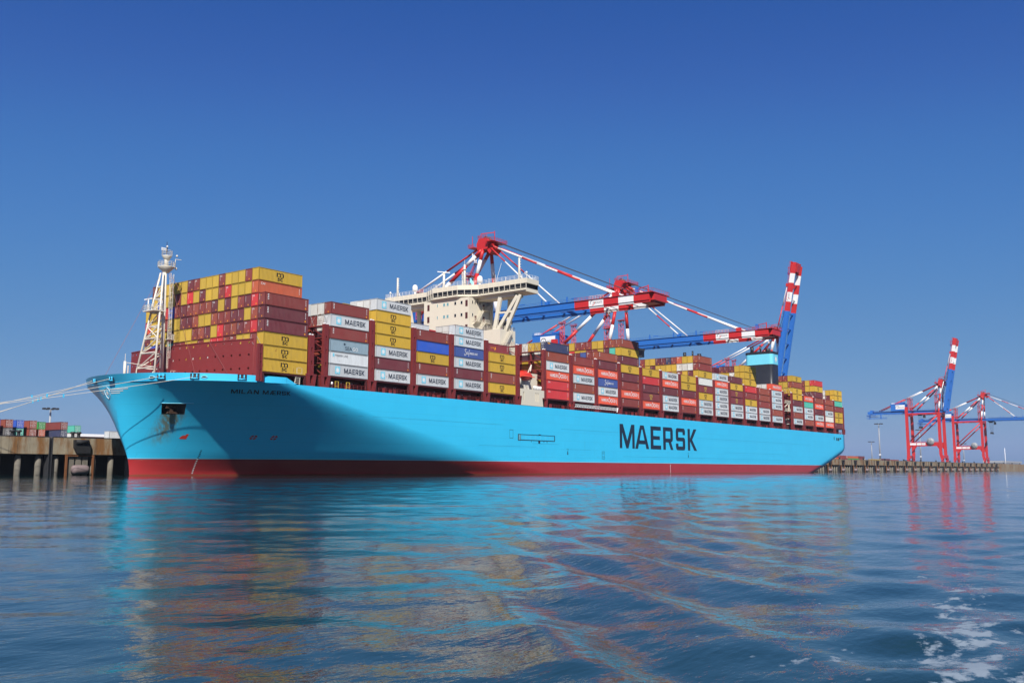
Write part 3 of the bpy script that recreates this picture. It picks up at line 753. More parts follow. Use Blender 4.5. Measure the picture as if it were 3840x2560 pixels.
def flat(polys, x, z, sx, sz, mb=None, mi=0, y=YF):
    mb = mb or MB()
    for p in polys: mb.face([(x + u * sx, y, z + v * sz) for u, v in p], mi)
    return mb
MARK = {}
def marks():
    ps, w = word_polys('MAERSK', .14)
    mb = flat(ps, 4.55, .82, 6.6 / w, 1.18); MARK['M'] = [('lettering', mb.mesh('maersk', M['navy_letters']))]
    mb = MB(); mb.face([(1.75, YF, .55), (3.3, YF, .55), (3.3, YF, 2.3), (1.75, YF, 2.3)], 0)
    mb.face([(2.525 + a * .74, YF - .012, 1.42 + b * .84) for a, b in star_poly()], 1)
    MARK['M'].append(('emblem', mb.mesh('square_star', [M['emblem_blue'], M['white_letters']])))
    tp, w = font_polys('MAERSK LINE'); mb = flat(tp, 1.7, 1.75, 3.9 / w, .48); MARK['L'] = [('lettering', mb.mesh('line', M['navy_letters']))]
    mb = MB(); mb.face([(.9, YF, 1.65), (1.45, YF, 1.65), (1.45, YF, 2.4), (.9, YF, 2.4)]); MARK['L'].append(('emblem', mb.mesh('square', M['emblem_blue'])))
    for key, mat in (('Y', 'black_letters'), ('m', 'yellow_letters')):
        mb = MB()
        # m: three rounded uprights on a bar, sc below
        tp, w = font_polys('m', .004); flat(tp, 4.9, 1.42, 1.95 / w, 1.25, mb)
        flat([[(0, 0), (2.0, 0), (2.0, .07), (0, .07)]], 4.87, 1.34, 1, 1, mb)
        tp, w = font_polys('sc', .01); flat(tp, 5.15, .47, 1.45 / w, 1.02, mb)
        MARK[key] = [('lettering', mb.mesh('msc', M[mat]))]
    mb = MB(); tp, w = font_polys('HAMBURG', .012); flat(tp, 1.75, .95, 4.7 / w, 1.02, mb); tp, w = font_polys('SÜD', .012); flat(tp, 8.25, .95, 2.5 / w, 1.02, mb)
    flat([[(0, .95), (.25, 1.05), (.62, .78), (1.1, .2), (1.75, -.3), (1.5, -.38), (.95, .05), (.45, .6), (.2, .85), (0, .85)], [(.15, -.38), (.5, .0), (.72, .26), (.85, .12), (.62, -.1), (.32, -.45)], [(1.05, .48), (1.22, .32), (1.9, .55), (1.85, .68), (1.4, .6)]], 6.45, 1.2, 1.05, 1.25, mb)
    for z in (.6, .95, 1.3, 1.65): mb.face([(11.2, YF, z), (11.55, YF, z), (11.55, YF, z + .2), (11.2, YF, z + .2)])
    MARK['H'] = [('lettering', mb.mesh('hamsud', M['white_letters']))]
    tp, w = font_polys('SEA'); mb = flat(tp, 4.75, .55, 2.2 / w, .85); tp, w = font_polys('GO'); flat(tp, 7.1, .55, 1.7 / w, .85, mb, 1)
    flat([[(0, .45), (.5, .28), (.25, 0), (1.35, .42), (.25, 1.1), (.5, .62)]], 4.1, 1.62, .62, .62, mb, 0)
    MARK['C'] = [('lettering', mb.mesh('seago', [M['navy_letters'], M['white_letters']]))]
    # handwritten white name
    def stroke(mb, pts, r=.055):
        for a, b in zip(pts[:-1], pts[1:]):
            d = Vector((b[0] - a[0], b[1] - a[1])); n = Vector((-d.y, d.x)).normalized() * r
            mb.face([(a[0] - n.x, YF, a[1] - n.y), (b[0] - n.x, YF, b[1] - n.y), (b[0] + n.x, YF, b[1] + n.y), (a[0] + n.x, YF, a[1] + n.y)])
    mb = MB()
    stroke(mb, [(4.75, 2.2), (4.6, 2.38), (4.3, 2.35), (4.12, 2.05), (4.3, 1.75), (4.62, 1.5), (4.72, 1.15), (4.5, .78), (4.15, .62), (3.9, .8), (3.98, 1.05)], .075)
    x = 4.95
    stroke(mb, [(x + .45, 1.55), (x + .1, 1.6), (x - .05, 1.3), (x + .1, 1.02), (x + .4, 1.2), (x + .5, 1.6), (x + .48, 1.1), (x + .7, 1.1)])
    stroke(mb, [(6.2, 2.2), (6.0, 2.25), (5.88, 1.9), (5.82, 1.0), (5.75, .55), (5.65, .6), (5.85, 1.2), (6.2, 1.35)])
    for q in (6.3, 6.65): stroke(mb, [(q, 1.05), (q + .05, 1.55), (q + .22, 1.6), (q + .3, 1.05)])
    stroke(mb, [(7.5, 1.5), (7.2, 1.6), (7.05, 1.3), (7.2, 1.05), (7.45, 1.25), (7.5, 1.55), (7.55, 1.05)])
    stroke(mb, [(7.75, 1.0), (7.8, 1.6), (8.05, 1.55)]); stroke(mb, [(8.25, 1.55), (8.28, 1.05)]); stroke(mb, [(8.5, 1.05), (8.55, 1.55), (8.75, 1.55), (8.82, 1.05)])
    stroke(mb, [(9.05, 1.3), (9.45, 1.4), (9.35, 1.65), (9.1, 1.5), (9.08, 1.15), (9.5, 1.1)])
    MARK['S'] = [('lettering', mb.mesh('script', M['white_letters']))]
    # leasing-company marks: a short upright word by the front corner, numbers at the rear, a yellow sticker
    for key, seed in (('R', 1), ('D', 2), ('B', 3), ('r', 4), ('O', 5), ('N', 6), ('G', 7), ('b', 8), ('T', 9), ('W', 10)):
        rg = random.Random(seed); mb = MB()
        if key in 'RBD':
            for k in range(4): mb.face([(.75, YF, 2.45 - k * .34), (1.15, YF, 2.38 - k * .34), (1.12, YF, 2.24 - k * .34), (.75, YF, 2.3 - k * .34)], 0)
        elif key in 'rO':
            tp, w = font_polys('CAI'); flat(tp, .7, 1.9, 1.1 / w, .5, mb)
        if key not in 'bW':
            for k in range(5): mb.face([(11.35, YF, 2.35 - k * .28), (11.5, YF, 2.35 - k * .28), (11.5, YF, 2.2 - k * .28), (11.35, YF, 2.2 - k * .28)], 0)
            if key in 'RDBr': mb.face([(11.2, YF, .32), (11.5, YF, .32), (11.5, YF, .7), (11.2, YF, .7)], 1)
        if key == 'T': tp, w = font_polys('CMB'); flat(tp, 3.6, 1.3, 1.5 / w, .5, mb, 1); flat([[(0, 0), (.6, .2), (.7, .9), (.2, 1.0)]], 5.3, .9, 1, 1, mb, 1)
        if key == 'W': flat([[(0, 0), (.5, 0), (.5, .25), (0, .25)]], .7, 2.2, 1, 1, mb, 1)
        if key == 'N': flat([[(0, 0), (1.3, 0), (1.3, .35), (0, .35)]], .6, 2.2, 1, 1, mb, 1)
        if mb.f: MARK[key] = [('lettering', mb.mesh('small_marks', [M['white_letters'], M['orange_mark']]))]
marks()
# end-wall marks (face the bow): number column and an orange sticker, or three letters
END = []
for k in range(5):
    mb = MB(); rg = random.Random(40 + k)
    if k in (0, 1, 3):
        y = 1.86
        mb.face([(.045, y + .05, 1.2), (.045, y, 1.2), (.045, y, 2.5), (.045, y + .05, 2.5)], 0)
        yy = .5 + .9 * rg.random(); mb.face([(.045, yy + .24, .3), (.045, yy, .3), (.045, yy, .62), (.045, yy + .24, .62)], 1)
    if k == 1: mb.face([(.045, 1.5, 2.1), (.045, 1.32, 2.1), (.045, 1.32, 2.3), (.045, 1.5, 2.3)], 1)
    if k == 3:
        tp, w = font_polys('TEX')
        for p in tp: mb.face([(.045, 2.05 - u * .9 / w, 2.1 + v * .36) for u, v in p], 0)
    END.append(mb.mesh('end_marks', [M['white_letters'], M['orange_mark']]) if mb.f else None)

def vary(key, rg):
    w, c, ru = CC[key]; f = .90 + .2 * rg.random(); h = .04 * (rg.random() - .5)
    return (min(1, c[0] * f * (1 + h)), c[1] * f, c[2] * f * (1 - h), max(0, min(1, ru + .5 * (rg.random() - .45))))
MARKWORD = {'Y': ' with black stacked lettering', 'M': ' with star emblem and dark lettering', 'H': ' with white lettering and bird mark', 'S': ' with white script', 'm': ' with yellow stacked lettering', 'C': ' with arrow mark', 'L': ' with one small line of lettering'}
LOOSE = []                                    # boxes that join the one stuff object
def front_x(b): return SX[b]
def add_container(b, row, tier, key, label, group, loc=None, end=None):
    rg = random.Random(b * 1009 + row * 131 + tier * 17 + (0 if loc is None else 999))
    p = loc or (SX[b], Y0 + row * ROWP, (ZC if b else ZC - .55) + (tier - 1) * TH)
    col = vary(key, rg)
    t = thing('shipping_container', p, label, 'container', group)
    link_mesh('corrugated_panels', PAN, t, color=col)
    link_mesh('corner_frame', FRA, t, color=tuple(x * .85 for x in col[:3]) + (min(1, col[3] + .25),))
    for nm, me in MARK.get(key, []) if row <= 1 or loc is not None else []: link_mesh(nm, me, t)
    if end is None and key in 'RDBrOmNT' : end = rg.choice([0, 1, 0, 3, 1])
    if end is not None and END[end]: link_mesh('end_markings', END[end], t)
    return t
SIDE = ['RDDYYY', 'RMRCLM', 'MYYYMDM', 'RbYRM', 'MMSMDM', 'YYBY', 'NBMHrr', 'RHMBM', 'BDHSMH', 'BYDYDRHR', 'YrDmH', 'MHDMM', 'YYDHR', 'BRYWmYMM', 'MHMMMM', 'DYmmMM', 'YYYrRYMM', 'BBRMM', 'HMMMBM', 'YBYYDMBM', 'HGMMB', 'rYDBHDMH', 'BBMWH', 'YYGRYYD']
FILL = [len(s) for s in SIDE]
GS, GF = 'outboard containers along the port side', 'containers facing the bow'
n_named = 0
for b, s in enumerate(SIDE):
    nt_ = len(s)
    for i, key in enumerate(s):
        tier = nt_ - i
        bayword = 'bow bay' if b == 0 else ('sternmost bay' if b == NB - 1 else ORD[b + 1] + ' bay from bow')
        tw = 'bottom' if tier == 1 else ('top' if i == 0 else ORD[tier])
        add_container(b, 0, tier, key, f"{CC[key][0]} container{MARKWORD.get(key, '')}, {tw} tier, {bayword}", GS); n_named += 1
# columns that show their ends: {bay: {tier: keys from the port side inwards, first key = row r0}}
ENDS = {
 0: {8: (1, 'YRyyyRyyyRDyyyyyD'), 7: (1, 'OyyyrRyyDyryRyyby'), 6: (1, 'rDRyDyDBRBRDRbrRyy'), 5: (1, 'ByDDRRByyBDDyyRyyr'), 4: (1, 'rRDBRryDBRyyyDyyyD'), 3: (1, 'RyyRRrryRyyRRGyRby')},
 1: {6: (1, 'WW'), 5: (1, 'WR'), 4: (1, 'WD')}, 2: {7: (1, 'WW')}, 3: {6: (3, 'M')}, 4: {6: (1, 'WW')}, 5: {5: (1, 'T')},
 6: {6: (1, 'yyW'), 5: (1, 'WkW')}, 8: {6: (1, 'RSDR')},
 9: {8: (1, 'BRyyRRRyRy'), 7: (1, 'GDyRRyyr')},
 13: {8: (1, 'yyORNDDyyR'), 7: (1, 'WWWyyyyDy'), 6: (1, 'DyBy')},
 14: {6: (1, 'W')}, 16: {8: (1, 'yDDD'), 7: (1, 'yWy'), 6: (1, 'y')}, 18: {6: (1, 'WW')},
 19: {8: (1, 'RRR'), 7: (1, 'yy'), 6: (1, 'yy')}, 21: {8: (1, 'yR'), 7: (1, 'yR'), 6: (1, 'DD')}, 23: {7: (1, 'yW'), 6: (1, 'DW')},
}
NAMED = set((b, 0, t) for b, s in enumerate(SIDE) for t in range(1, len(s) + 1))
for b, tiers in ENDS.items():
    for tier, (r0, keys) in tiers.items():
        for k, key in enumerate(keys):
            row = r0 + k; NAMED.add((b, row, tier))
            bw = 'bow bay' if b == 0 else ('sternmost bay' if b == NB - 1 else ORD[b + 1] + ' bay from bow')
            add_container(b, row, tier, key, f"{CC[key][0]} container end, {ORD[tier]} tier, {bw}, {ORD[row + 1]} column from port", GF); n_named += 1
# everything else stowed behind them: one mass of boxes
def stowed():
    mb = MB(); rg = random.Random(5); cols = []
    pal = 'yyyRRDDBMWRDyBr'
    for b in range(NB):
        hi = FILL[b]
        for row in range(1, 23):
            if b == 0 and row > 18: continue
            h = hi - (1 if rg.random() < .25 and b not in (0,) else 0)
            if b == 5: h = 4
            if b in (18, 19) and 4 <= row: h = min(h, 5)
            if b in (9, 13, 16, 21, 23, 19) and row > 9: h = min(h, hi - 1)
            for t in range(1, h + 1):
                if (b, row, t) in NAMED: continue
                x, y, z = SX[b], Y0 + row * ROWP, (ZC if b else ZC - .55) + (t - 1) * TH
                mb.box(x + .03, x + CL - .03, y + .01, y + CW - .01, z + .02, z + CHT); cols.append(vary(rg.choice(pal), rg))
    m, nt, bb = _mat('stowed_paint'); a = nt.nodes.new('ShaderNodeVertexColor'); a.layer_name = 'box_colour'
    nt.links.new(_mix(nt, a.outputs[0], (.1, .07, .05), _math(nt, 'MULTIPLY', _ramp(nt, _noise(nt, _coord(nt, (1, 1, .3), True), 1.5, 4), .5, .8), .25)), bb.inputs['Base Color']); bb.inputs['Roughness'].default_value = .6
    o = mb.build('stowed_containers', M['stowed_paint'])
    ca = o.data.color_attributes.new('box_colour', 'FLOAT_COLOR', 'CORNER')
    arr = np.repeat(np.array([(c[0], c[1], c[2], 1) for c in cols], dtype=np.float32), 24, axis=0).ravel()
    ca.data.foreach_set('color', arr)
    tag(o, 'mass of stacked containers filling the inner rows of the ship', 'containers', kind='stuff')
stowed()

# ================================================================== deck structures between the stacks
def lashing_bridge(b, x0, x1, ztop, full=True):
    """x0..x1 is the gap between two bays"""
    xc = (x0 + x1) / 2; w = 1.35
    mb = MB()
    # port end post with slots: built of pieces so that the slots are open
    y0, y1 = -29.15, -28.35
    zs = np.arange(24.6, ztop - 1.0, 3.05)
    a, b_ = xc - w / 2, xc + w / 2; sl = .17
    mb.box(a, xc - sl, y0, y1, 22.6, ztop); mb.box(xc + sl, b_, y0, y1, 22.6, ztop)
    cuts = [22.6] + [q for z in zs for q in (z, z + .95)] + [ztop]
    for k in range(0, len(cuts), 2): mb.box(xc - sl, xc + sl, y0 + .02, y1 - .02, cuts[k], cuts[k + 1])
    # flared foot
    mb.hexa([(xc - 1.05, y0 - .1, 19.9), (xc - .42, y0 - .1, 19.9), (xc - .42, y1, 19.9), (xc - 1.05, y1, 19.9), (xc - 1.45, y0 - .1, 22.3), (xc - .42, y0 - .1, 22.3), (xc - .42, y1, 22.3), (xc - 1.45, y1, 22.3)])
    mb.hexa([(xc + .42, y0 - .1, 19.9), (xc + 1.05, y0 - .1, 19.9), (xc + 1.05, y1, 19.9), (xc + .42, y1, 19.9), (xc + .42, y0 - .1, 22.3), (xc + 1.45, y0 - .1, 22.3), (xc + 1.45, y1, 22.3), (xc + .42, y1, 22.3)])
    mb.box(xc - 1.5, xc + 1.5, y0 - .12, y1 + .02, 22.28, 22.62); mb.box(xc - .45, xc + .45, y0 - .08, y1 - .02, 19.9, 20.5)
    o = mb.build('lashing_bridge', M['deck_red'], SHIP)
    levels = [z for z in (25.5, 28.4, 31.3, 34.2) if z < ztop - 1.2] + [ztop - .35]
    nrow = 11 if full else 3
    for k in range(1, nrow + 1):
        y = -28.7 + k * ROWP * 2
        MB().box(xc - .35, xc + .35, y - .16, y + .16, 19.95, ztop - .15).build('post', M['deck_red'], o)
    for z in levels:
        yb = -28.3 + nrow * ROWP * 2
        MB().box(xc - .7, xc + .7, -28.34, yb, z - .12, z + .12).build('walkway', M['deck_red'], o)
    mb = MB()
    for z in levels[:]: mb.rail([(xc - .68, -28.3, z + .12), (xc - .68, -28.3 + nrow * ROWP * 2, z + .12)], 1.0, 1.2, .03, 2)
    mb.build('railing', M['deck_red'], o)
    if full:
        mb = MB()
        for k in (0, 2):
            for za, zb in zip([22.4] + levels[:-1], levels):
                ya = -28.7 + k * ROWP * 2; yb = ya + ROWP * 2
                mb.bar((xc, ya + .2, za + .2), (xc, yb - .2, zb - .2), .18, .18)
        mb.build('brace', M['deck_red'], o)
    mb = MB(); mb.box(xc - .5, xc - .15, -28.9, -28.5, ztop + .02, ztop + .35); mb.box(xc + .25, xc + .5, -28.95, -28.55, ztop + .02, ztop + .28); mb.build('flood_light', M['white_paint'], o)
    return o
gaps = []
for b in range(NB - 1):
    if b in (5, 18): continue
    gaps.append((SX[b] + CL, SX[b + 1]))
for k, (a, c) in enumerate(gaps):
    if k == 0: continue
    lashing_bridge(k, a, c, 37.1, True)
lashing_bridge(0, SX[1] - 2.55, SX[1] - .02, 34.4)                      # before the second bay
lashing_bridge(0, CL + .05, CL + 2.4, 31.4)
lashing_bridge(0, SX[5] + CL, SX[5] + CL + 2.5, 37.3); lashing_bridge(0, SX[6] - 2.5, SX[6], 37.3)
lashing_bridge(0, SX[18] + CL, SX[18] + CL + 2.5, 37.3); lashing_bridge(0, SX[19] - 2.5, SX[19], 37.3)
lashing_bridge(0, SX[23] + CL, SX[23] + CL + 2.2, 34.4)
# corner frame forward of the bow bay
mb = MB(); mb.box(-1.35, -.75, -29.05, -28.5, 20, 28.0); mb.box(-.4, -.05, -29.0, -28.5, 20, 28.0)
for z in (20.6, 22.6, 24.3, 26.0, 27.7): mb.box(-.76, -.39, -29.0, -28.5, z, z + .25)
mb.build('cell_guide', M['deck_red'], SHIP)
# hatch coamings and side passage under every bay
for b in range(NB):
    zb = ZC if b else ZC - .55
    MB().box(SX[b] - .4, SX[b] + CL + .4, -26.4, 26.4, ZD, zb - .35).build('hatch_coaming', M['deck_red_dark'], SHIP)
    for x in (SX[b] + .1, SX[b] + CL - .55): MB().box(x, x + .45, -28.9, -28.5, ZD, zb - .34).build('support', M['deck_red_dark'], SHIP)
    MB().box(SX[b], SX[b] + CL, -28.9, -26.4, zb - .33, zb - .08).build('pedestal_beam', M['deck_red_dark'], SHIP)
    if b > 0:
        mb = MB(); mb.rail([(SX[b] + .9, -29.2, ZD), (SX[b] + CL - .9, -29.2, ZD)], 1.1, 1.35, .04, 3); mb.build('railing', M['deck_red'], SHIP)
# bits on the side passage: bollards, lockers, numbers
rg = random.Random(3)
for b in range(1, NB):
    mb = MB()
    for k in range(rg.randint(2, 4)):
        x = SX[b] + 1 + rg.random() * 10; mb.box(x, x + .3 + rg.random() * .5, -28.4, -27.9, ZD, ZD + .6 + rg.random() * .7)
    mb.build('deck_fitting', M['deck_red'], SHIP)
    if b < 6:
        for j in range(3):
            tp, w = font_polys(str(5 + b * 2 + j).zfill(2)); mb = MB(); x = SX[b] + 2.2 + j * 3.4
            for p in tp: mb.face([(x + u * .7 / w, -26.43, 21.35 + v * .38) for u, v in p])
            mb.build('bay_number', M['white_letters'], SHIP)
# yellow access gates by the second bay
for x in (21.1, 24.6):
    mb = MB(); mb.box(x, x + .12, -28.6, -28.5, ZD, 21.6); mb.box(x + 1.0, x + 1.12, -28.6, -28.5, ZD, 21.6)
    for z in (20.4, 21.0, 21.5): mb.box(x + .1, x + 1.0, -28.58, -28.52, z, z + .1)
    mb.build('gate', M['yellow_letters'], SHIP)
for x in (90.0, 20.1):
    mb = MB(); mb.lathe((x, -28.6, ZD), [(.09, 0), (.09, .8), (.26, .85), (.26, 1.3), (.08, 1.5)], 8); mb.build('vent_head', M['white_paint'], SHIP)
# accommodation ladder stowed along the rail under the eighth and ninth bays
mb = MB()
for z in (21.0, 21.75): mb.bar((121.2, -29.25, z), (146.6, -29.25, z), .12, .14)
for k in range(27):
    x = 121.4 + k * .96; mb.bar((x, -29.25, 21.0), (x + .8, -29.25, 21.75), .06, .06); mb.bar((x, -29.25, 21.0), (x, -29.25, 21.75), .06, .06)
mb.box(121.0, 147.0, -29.2, -28.6, 20.84, 20.93); mb.bar((146.6, -29.25, 20.4), (147.2, -29.25, 21.9), .3, .2)
mb.build('accommodation_ladder', M['white_paint'], SHIP)
mb = MB()
for k in range(20): 
    w0 = 2 * math.pi * k / 20; w1 = 2 * math.pi * (k + 1) / 20
    mb.tube((118.0 + .38 * math.cos(w0), -29.28, 21.2 + .38 * math.sin(w0)), (118.0 + .38 * math.cos(w1), -29.28, 21.2 + .38 * math.sin(w1)), .09, n=5, caps=False)
mb.build('lifebuoy', M['lifeboat_orange'], SHIP)
# lashing rods in crosses on the low tiers that face forward
mb = MB()
for xf, zt, rows in ((SX[1] - .1, 34.4, 3), (SX[6] - .1, 37.3, 4), (SX[19] - .1, 37.3, 2), (SX[21] - .1, 37.1, 2), (-.12, 28.2, 17)):
    for k in range(rows):
        y = Y0 + k * ROWP
        mb.tube((xf - .5, y + .2, zt - .2), (xf, y + ROWP - .25, zt + (2.6 if xf > 1 else 1.6)), .035, n=4, caps=False)
        if xf > 1: mb.tube((xf - .5, y + ROWP - .2, zt - .2), (xf, y + .25, zt + 2.6), .035, n=4, caps=False)
mb.build('lashing_rods', M['grey_steel'], SHIP)
# ================================================================== bridge house
BH = MB().box(92.8, 103.6, -9.2, 9.2, 33, 53.9).build('bridge_house', M['cream'], SHIP)
MB().box(93.0, 100.5, -21.2, -9.22, 30, 43.0).build('lower_house', M['cream'], BH)
MB().box(93.0, 100.5, 9.22, 21.2, 30, 43.0).build('lower_house', M['cream'], BH)
MB().box(92.9, 104.5, -26.5, 26.5, 19.95, 29.95).build('deck_house', M['cream'], BH)
def window(parent, x, y, z, w, h, mat='bridge_glass', face='x'):
    mb = MB(); d = .05
    if face == 'x':
        for y0, y1, z0, z1 in ((y - w/2 - .08, y + w/2 + .08, z - h/2 - .08, z - h/2), (y - w/2 - .08, y + w/2 + .08, z + h/2, z + h/2 + .08), (y - w/2 - .08, y - w/2, z - h/2, z + h/2), (y + w/2, y + w/2 + .08, z - h/2, z + h/2)):
            mb.box(x - d, x + .02, y0, y1, z0, z1)
        o = mb.build('window', M['cream_white'], parent)
        MB().face([(x - .02, y + w/2, z - h/2), (x - .02, y - w/2, z - h/2), (x - .02, y - w/2, z + h/2), (x - .02, y + w/2, z + h/2)]).build('pane', M[mat], o) if False else None
        p = MB().face([(x - .02, y + w/2, z - h/2), (x - .02, y - w/2, z - h/2), (x - .02, y - w/2, z + h/2), (x - .02, y + w/2, z + h/2)]); p.build('window_pane', M[mat], parent)
    else:
        for x0, x1, z0, z1 in ((x - w/2 - .08, x + w/2 + .08, z - h/2 - .08, z - h/2), (x - w/2 - .08, x + w/2 + .08, z + h/2, z + h/2 + .08), (x - w/2 - .08, x - w/2, z - h/2, z + h/2), (x + w/2, x + w/2 + .08, z - h/2, z + h/2)):
            mb.box(x0, x1, y - d, y + .02, z0, z1)
        mb.build('window', M['cream_white'], parent)
        MB().face([(x - w/2, y - .02, z - h/2), (x + w/2, y - .02, z - h/2), (x + w/2, y - .02, z + h/2), (x - w/2, y - .02, z + h/2)]).build('window_pane', M[mat], parent)
for z in (52.4, 48.6, 44.8):
    for y, w, mat in ((3.5, .35, 'cabin_glass'), (.75, .8, 'cabin_glass'), (-.7, .8, 'cabin_glass'), (-3.8, .75, 'bridge_glass'), (-6.35, .75, 'bridge_glass')):
        window(BH, 92.8, y, z, w, .95, mat)
    # open side galleries: dark slots near both corners
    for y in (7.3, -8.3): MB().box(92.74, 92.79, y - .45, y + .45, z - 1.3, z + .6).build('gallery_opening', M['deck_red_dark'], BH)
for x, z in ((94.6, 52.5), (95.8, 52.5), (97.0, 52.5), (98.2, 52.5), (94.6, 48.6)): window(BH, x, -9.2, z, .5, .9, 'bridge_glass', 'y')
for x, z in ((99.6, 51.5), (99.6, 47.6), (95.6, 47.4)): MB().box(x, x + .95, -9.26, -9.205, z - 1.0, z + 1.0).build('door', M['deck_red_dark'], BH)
window(BH, 93.0, -13.0, 40.4, .5, .9, 'cabin_glass'); window(BH, 99.2, -21.2, 40.2, .5, .9, 'cabin_glass', 'y')
for y in (-9.9, 9.9): MB().box(103.0, 103.5, y - .5, y + .5, 43, 53.9).build('fin', M['cream'], BH)
# outside stairs on the port side
def stair(x0, z0, x1, z1, y, parent):
    mb = MB(); n = max(4, int(abs(z1 - z0) / .28)); w = .85
    for s in (0, w): mb.bar((x0, y - s, z0), (x1, y - s, z1), .08, .3)
    for k in range(n): t = (k + .5) / n; x = x0 + (x1 - x0) * t; z = z0 + (z1 - z0) * t; mb.box(x - .14, x + .14, y - w, y, z, z + .04)
    for s in (0, w):
        mb.tube((x0, y - s, z0 + 1.0), (x1, y - s, z1 + 1.0), .04, n=5); mb.tube((x0, y - s, z0 + .55), (x1, y - s, z1 + .55), .03, n=5)
        for k in range(0, n, 3): t = k / n; x = x0 + (x1 - x0) * t; z = z0 + (z1 - z0) * t; mb.tube((x, y - s, z), (x, y - s, z + 1.0), .03, n=4)
    return mb.build('stair', M['cream'], parent)
def landing(x0, x1, y0, y1, z, parent):
    mb = MB(); mb.box(x0, x1, y0, y1, z - .12, z); mb.prism([(y1, z - .12), (y0 + .3, z - .12), (y1, z - 1.0)], 'x', x0 + .1, x0 + .25); o = mb.build('landing', M['cream'], parent)
    mb = MB(); mb.rail([(x0, y1, z), (x0, y0, z), (x1, y0, z), (x1, y1, z)], 1.05, .8, .035, 3); mb.build('railing', M['cream'], o)
landing(98.6, 101.4, -11.0, -9.22, 50.4, BH); landing(94.6, 96.6, -11.0, -9.22, 46.5, BH); landing(98.6, 101.4, -11.0, -9.22, 46.4, BH)
stair(95.8, 46.5, 99.0, 50.4, -9.5, BH); stair(95.4, 43.0, 98.8, 46.4, -10.2, BH); stair(100.6, 50.4, 103.4, 53.8, -9.5, BH)
landing(93.4, 97.4, -23.0, -21.22, 37.2, BH); stair(93.2, 37.2, 97.6, 42.9, -21.6, BH)
mb = MB(); mb.rail([(93.1, -9.3, 43), (93.1, -21.1, 43), (100.4, -21.1, 43)], 1.1, 1.0, .04, 3); mb.rail([(100.4, -21.1, 43), (100.4, -9.3, 43)], 1.1, 1.0, .04, 3); mb.build('railing', M['cream'], BH)
# wing supports: transverse frames
for s in (-1, 1):
    for x in (96.3, 100.0):
        mb = MB(); up = (1, 0, 0)
        if x > 98:
            mb.bar((x + 1, s * 18.2, 42.9), (x + 1, s * 18.9, 53.6), 1.3, .7, up=up)
        else:
            mb.bar((x, s * 16.5, 42.9), (x, s * 18.7, 53.2), 1.25, .7, up=up)
            mb.bar((x, s * 20.8, 42.9), (x, s * 26.4, 53.2), 1.0, .7, up=up)
            mb.bar((x, s * 17.7, 43.2), (x, s * 25.2, 53.1), 1.05, .6, up=up)
            mb.bar((x, s * 17.9, 48.5), (x, s * 20.8, 48.4), .55, .5, up=up); mb.bar((x, s * 22.3, 48.3), (x, s * 23.2, 48.5), .5, .5, up=up)
        mb.build('wing_support', M['cream'], BH)
# wheelhouse and wings
plan = [(95.7, -28.9), (95.7, -10.6), (92.4, -5.0), (92.4, 5.0), (95.7, 10.6), (95.7, 28.9), (101.6, 28.9), (101.6, -28.9)]
def ring(g): return [(x - g * (1 if x < 98 else -1), y + g * (0 if abs(y) < 20 else (1 if y > 0 else -1))) for x, y in plan]
WH = MB().prism(ring(0), 'z', 53.9, 54.95).build('wheelhouse', M['cream'], SHIP)
MB().prism(ring(-.5), 'z', 54.95, 56.45).build('wheelhouse_core', M['dark_hole'], WH)
MB().prism(ring(.2), 'z', 56.45, 57.95).build('fascia', M['cream'], WH)
MB().prism([(96.3, -24.0), (96.3, -14.0), (97.0, -9.5), (100.8, -9.5), (100.8, -24)], 'z', 53.1, 53.88).build('wing_soffit', M['cream'], WH); mb = MB(); mb.prism([(96.3, 24.0), (96.3, 14.0), (97.0, 9.5), (100.8, 9.5), (100.8, 24)][::-1], 'z', 53.1, 53.88); mb.build('wing_soffit', M['cream'], WH)
pr = ring(0)
for (xa_, ya), (xb_, yb) in zip(pr[:-1], pr[1:]):
    L_ = math.hypot(xb_ - xa_, yb - ya); n = max(1, int(round(L_ / 2.0)))
    nx, ny = (yb - ya) / L_, -(xb_ - xa_) / L_
    if nx * (xa_ - 98) + ny * ya < 0: nx, ny = -nx, -ny
    for k in range(n):
        t0, t1 = k / n, (k + 1) / n; a = (xa_ + (xb_ - xa_) * t0, ya + (yb - ya) * t0); c = (xa_ + (xb_ - xa_) * t1, ya + (yb - ya) * t1)
        g0, g1 = -.12, .1
        mb = MB().face([(a[0] + nx * g0, a[1] + ny * g0, 54.95), (c[0] + nx * g0, c[1] + ny * g0, 54.95), (c[0] + nx * g1, c[1] + ny * g1, 56.45), (a[0] + nx * g1, a[1] + ny * g1, 56.45)]); mb.build('window_pane', M['bridge_glass'], WH)
        mb = MB().bar((a[0] + nx * .06, a[1] + ny * .06, 54.9), (a[0] + nx * .3, a[1] + ny * .3, 57.95), .13, .16, up=(nx, ny, 0)); mb.build('mullion', M['cream_white'], WH)
    mb = MB(); mb.rail([(xa_ + nx * .5, ya + ny * .5, 54.5), (xb_ + nx * .5, yb + ny * .5, 54.5)], .75, 1.6, .025, 1); mb.build('window_rail', M['cream_white'], WH)
    mb = MB(); mb.bar((xa_ + nx * .3, ya + ny * .3, 54.35), (xb_ + nx * .25, yb + ny * .25, 54.35), .5, .1); mb.build('catwalk', M['cream'], WH)
mb = MB(); rr = ring(.1); mb.rail([(x, y, 57.95) for x, y in rr + rr[:1]], 1.15, 1.5, .045, 3); mb.build('roof_railing', M['white_paint'], WH)
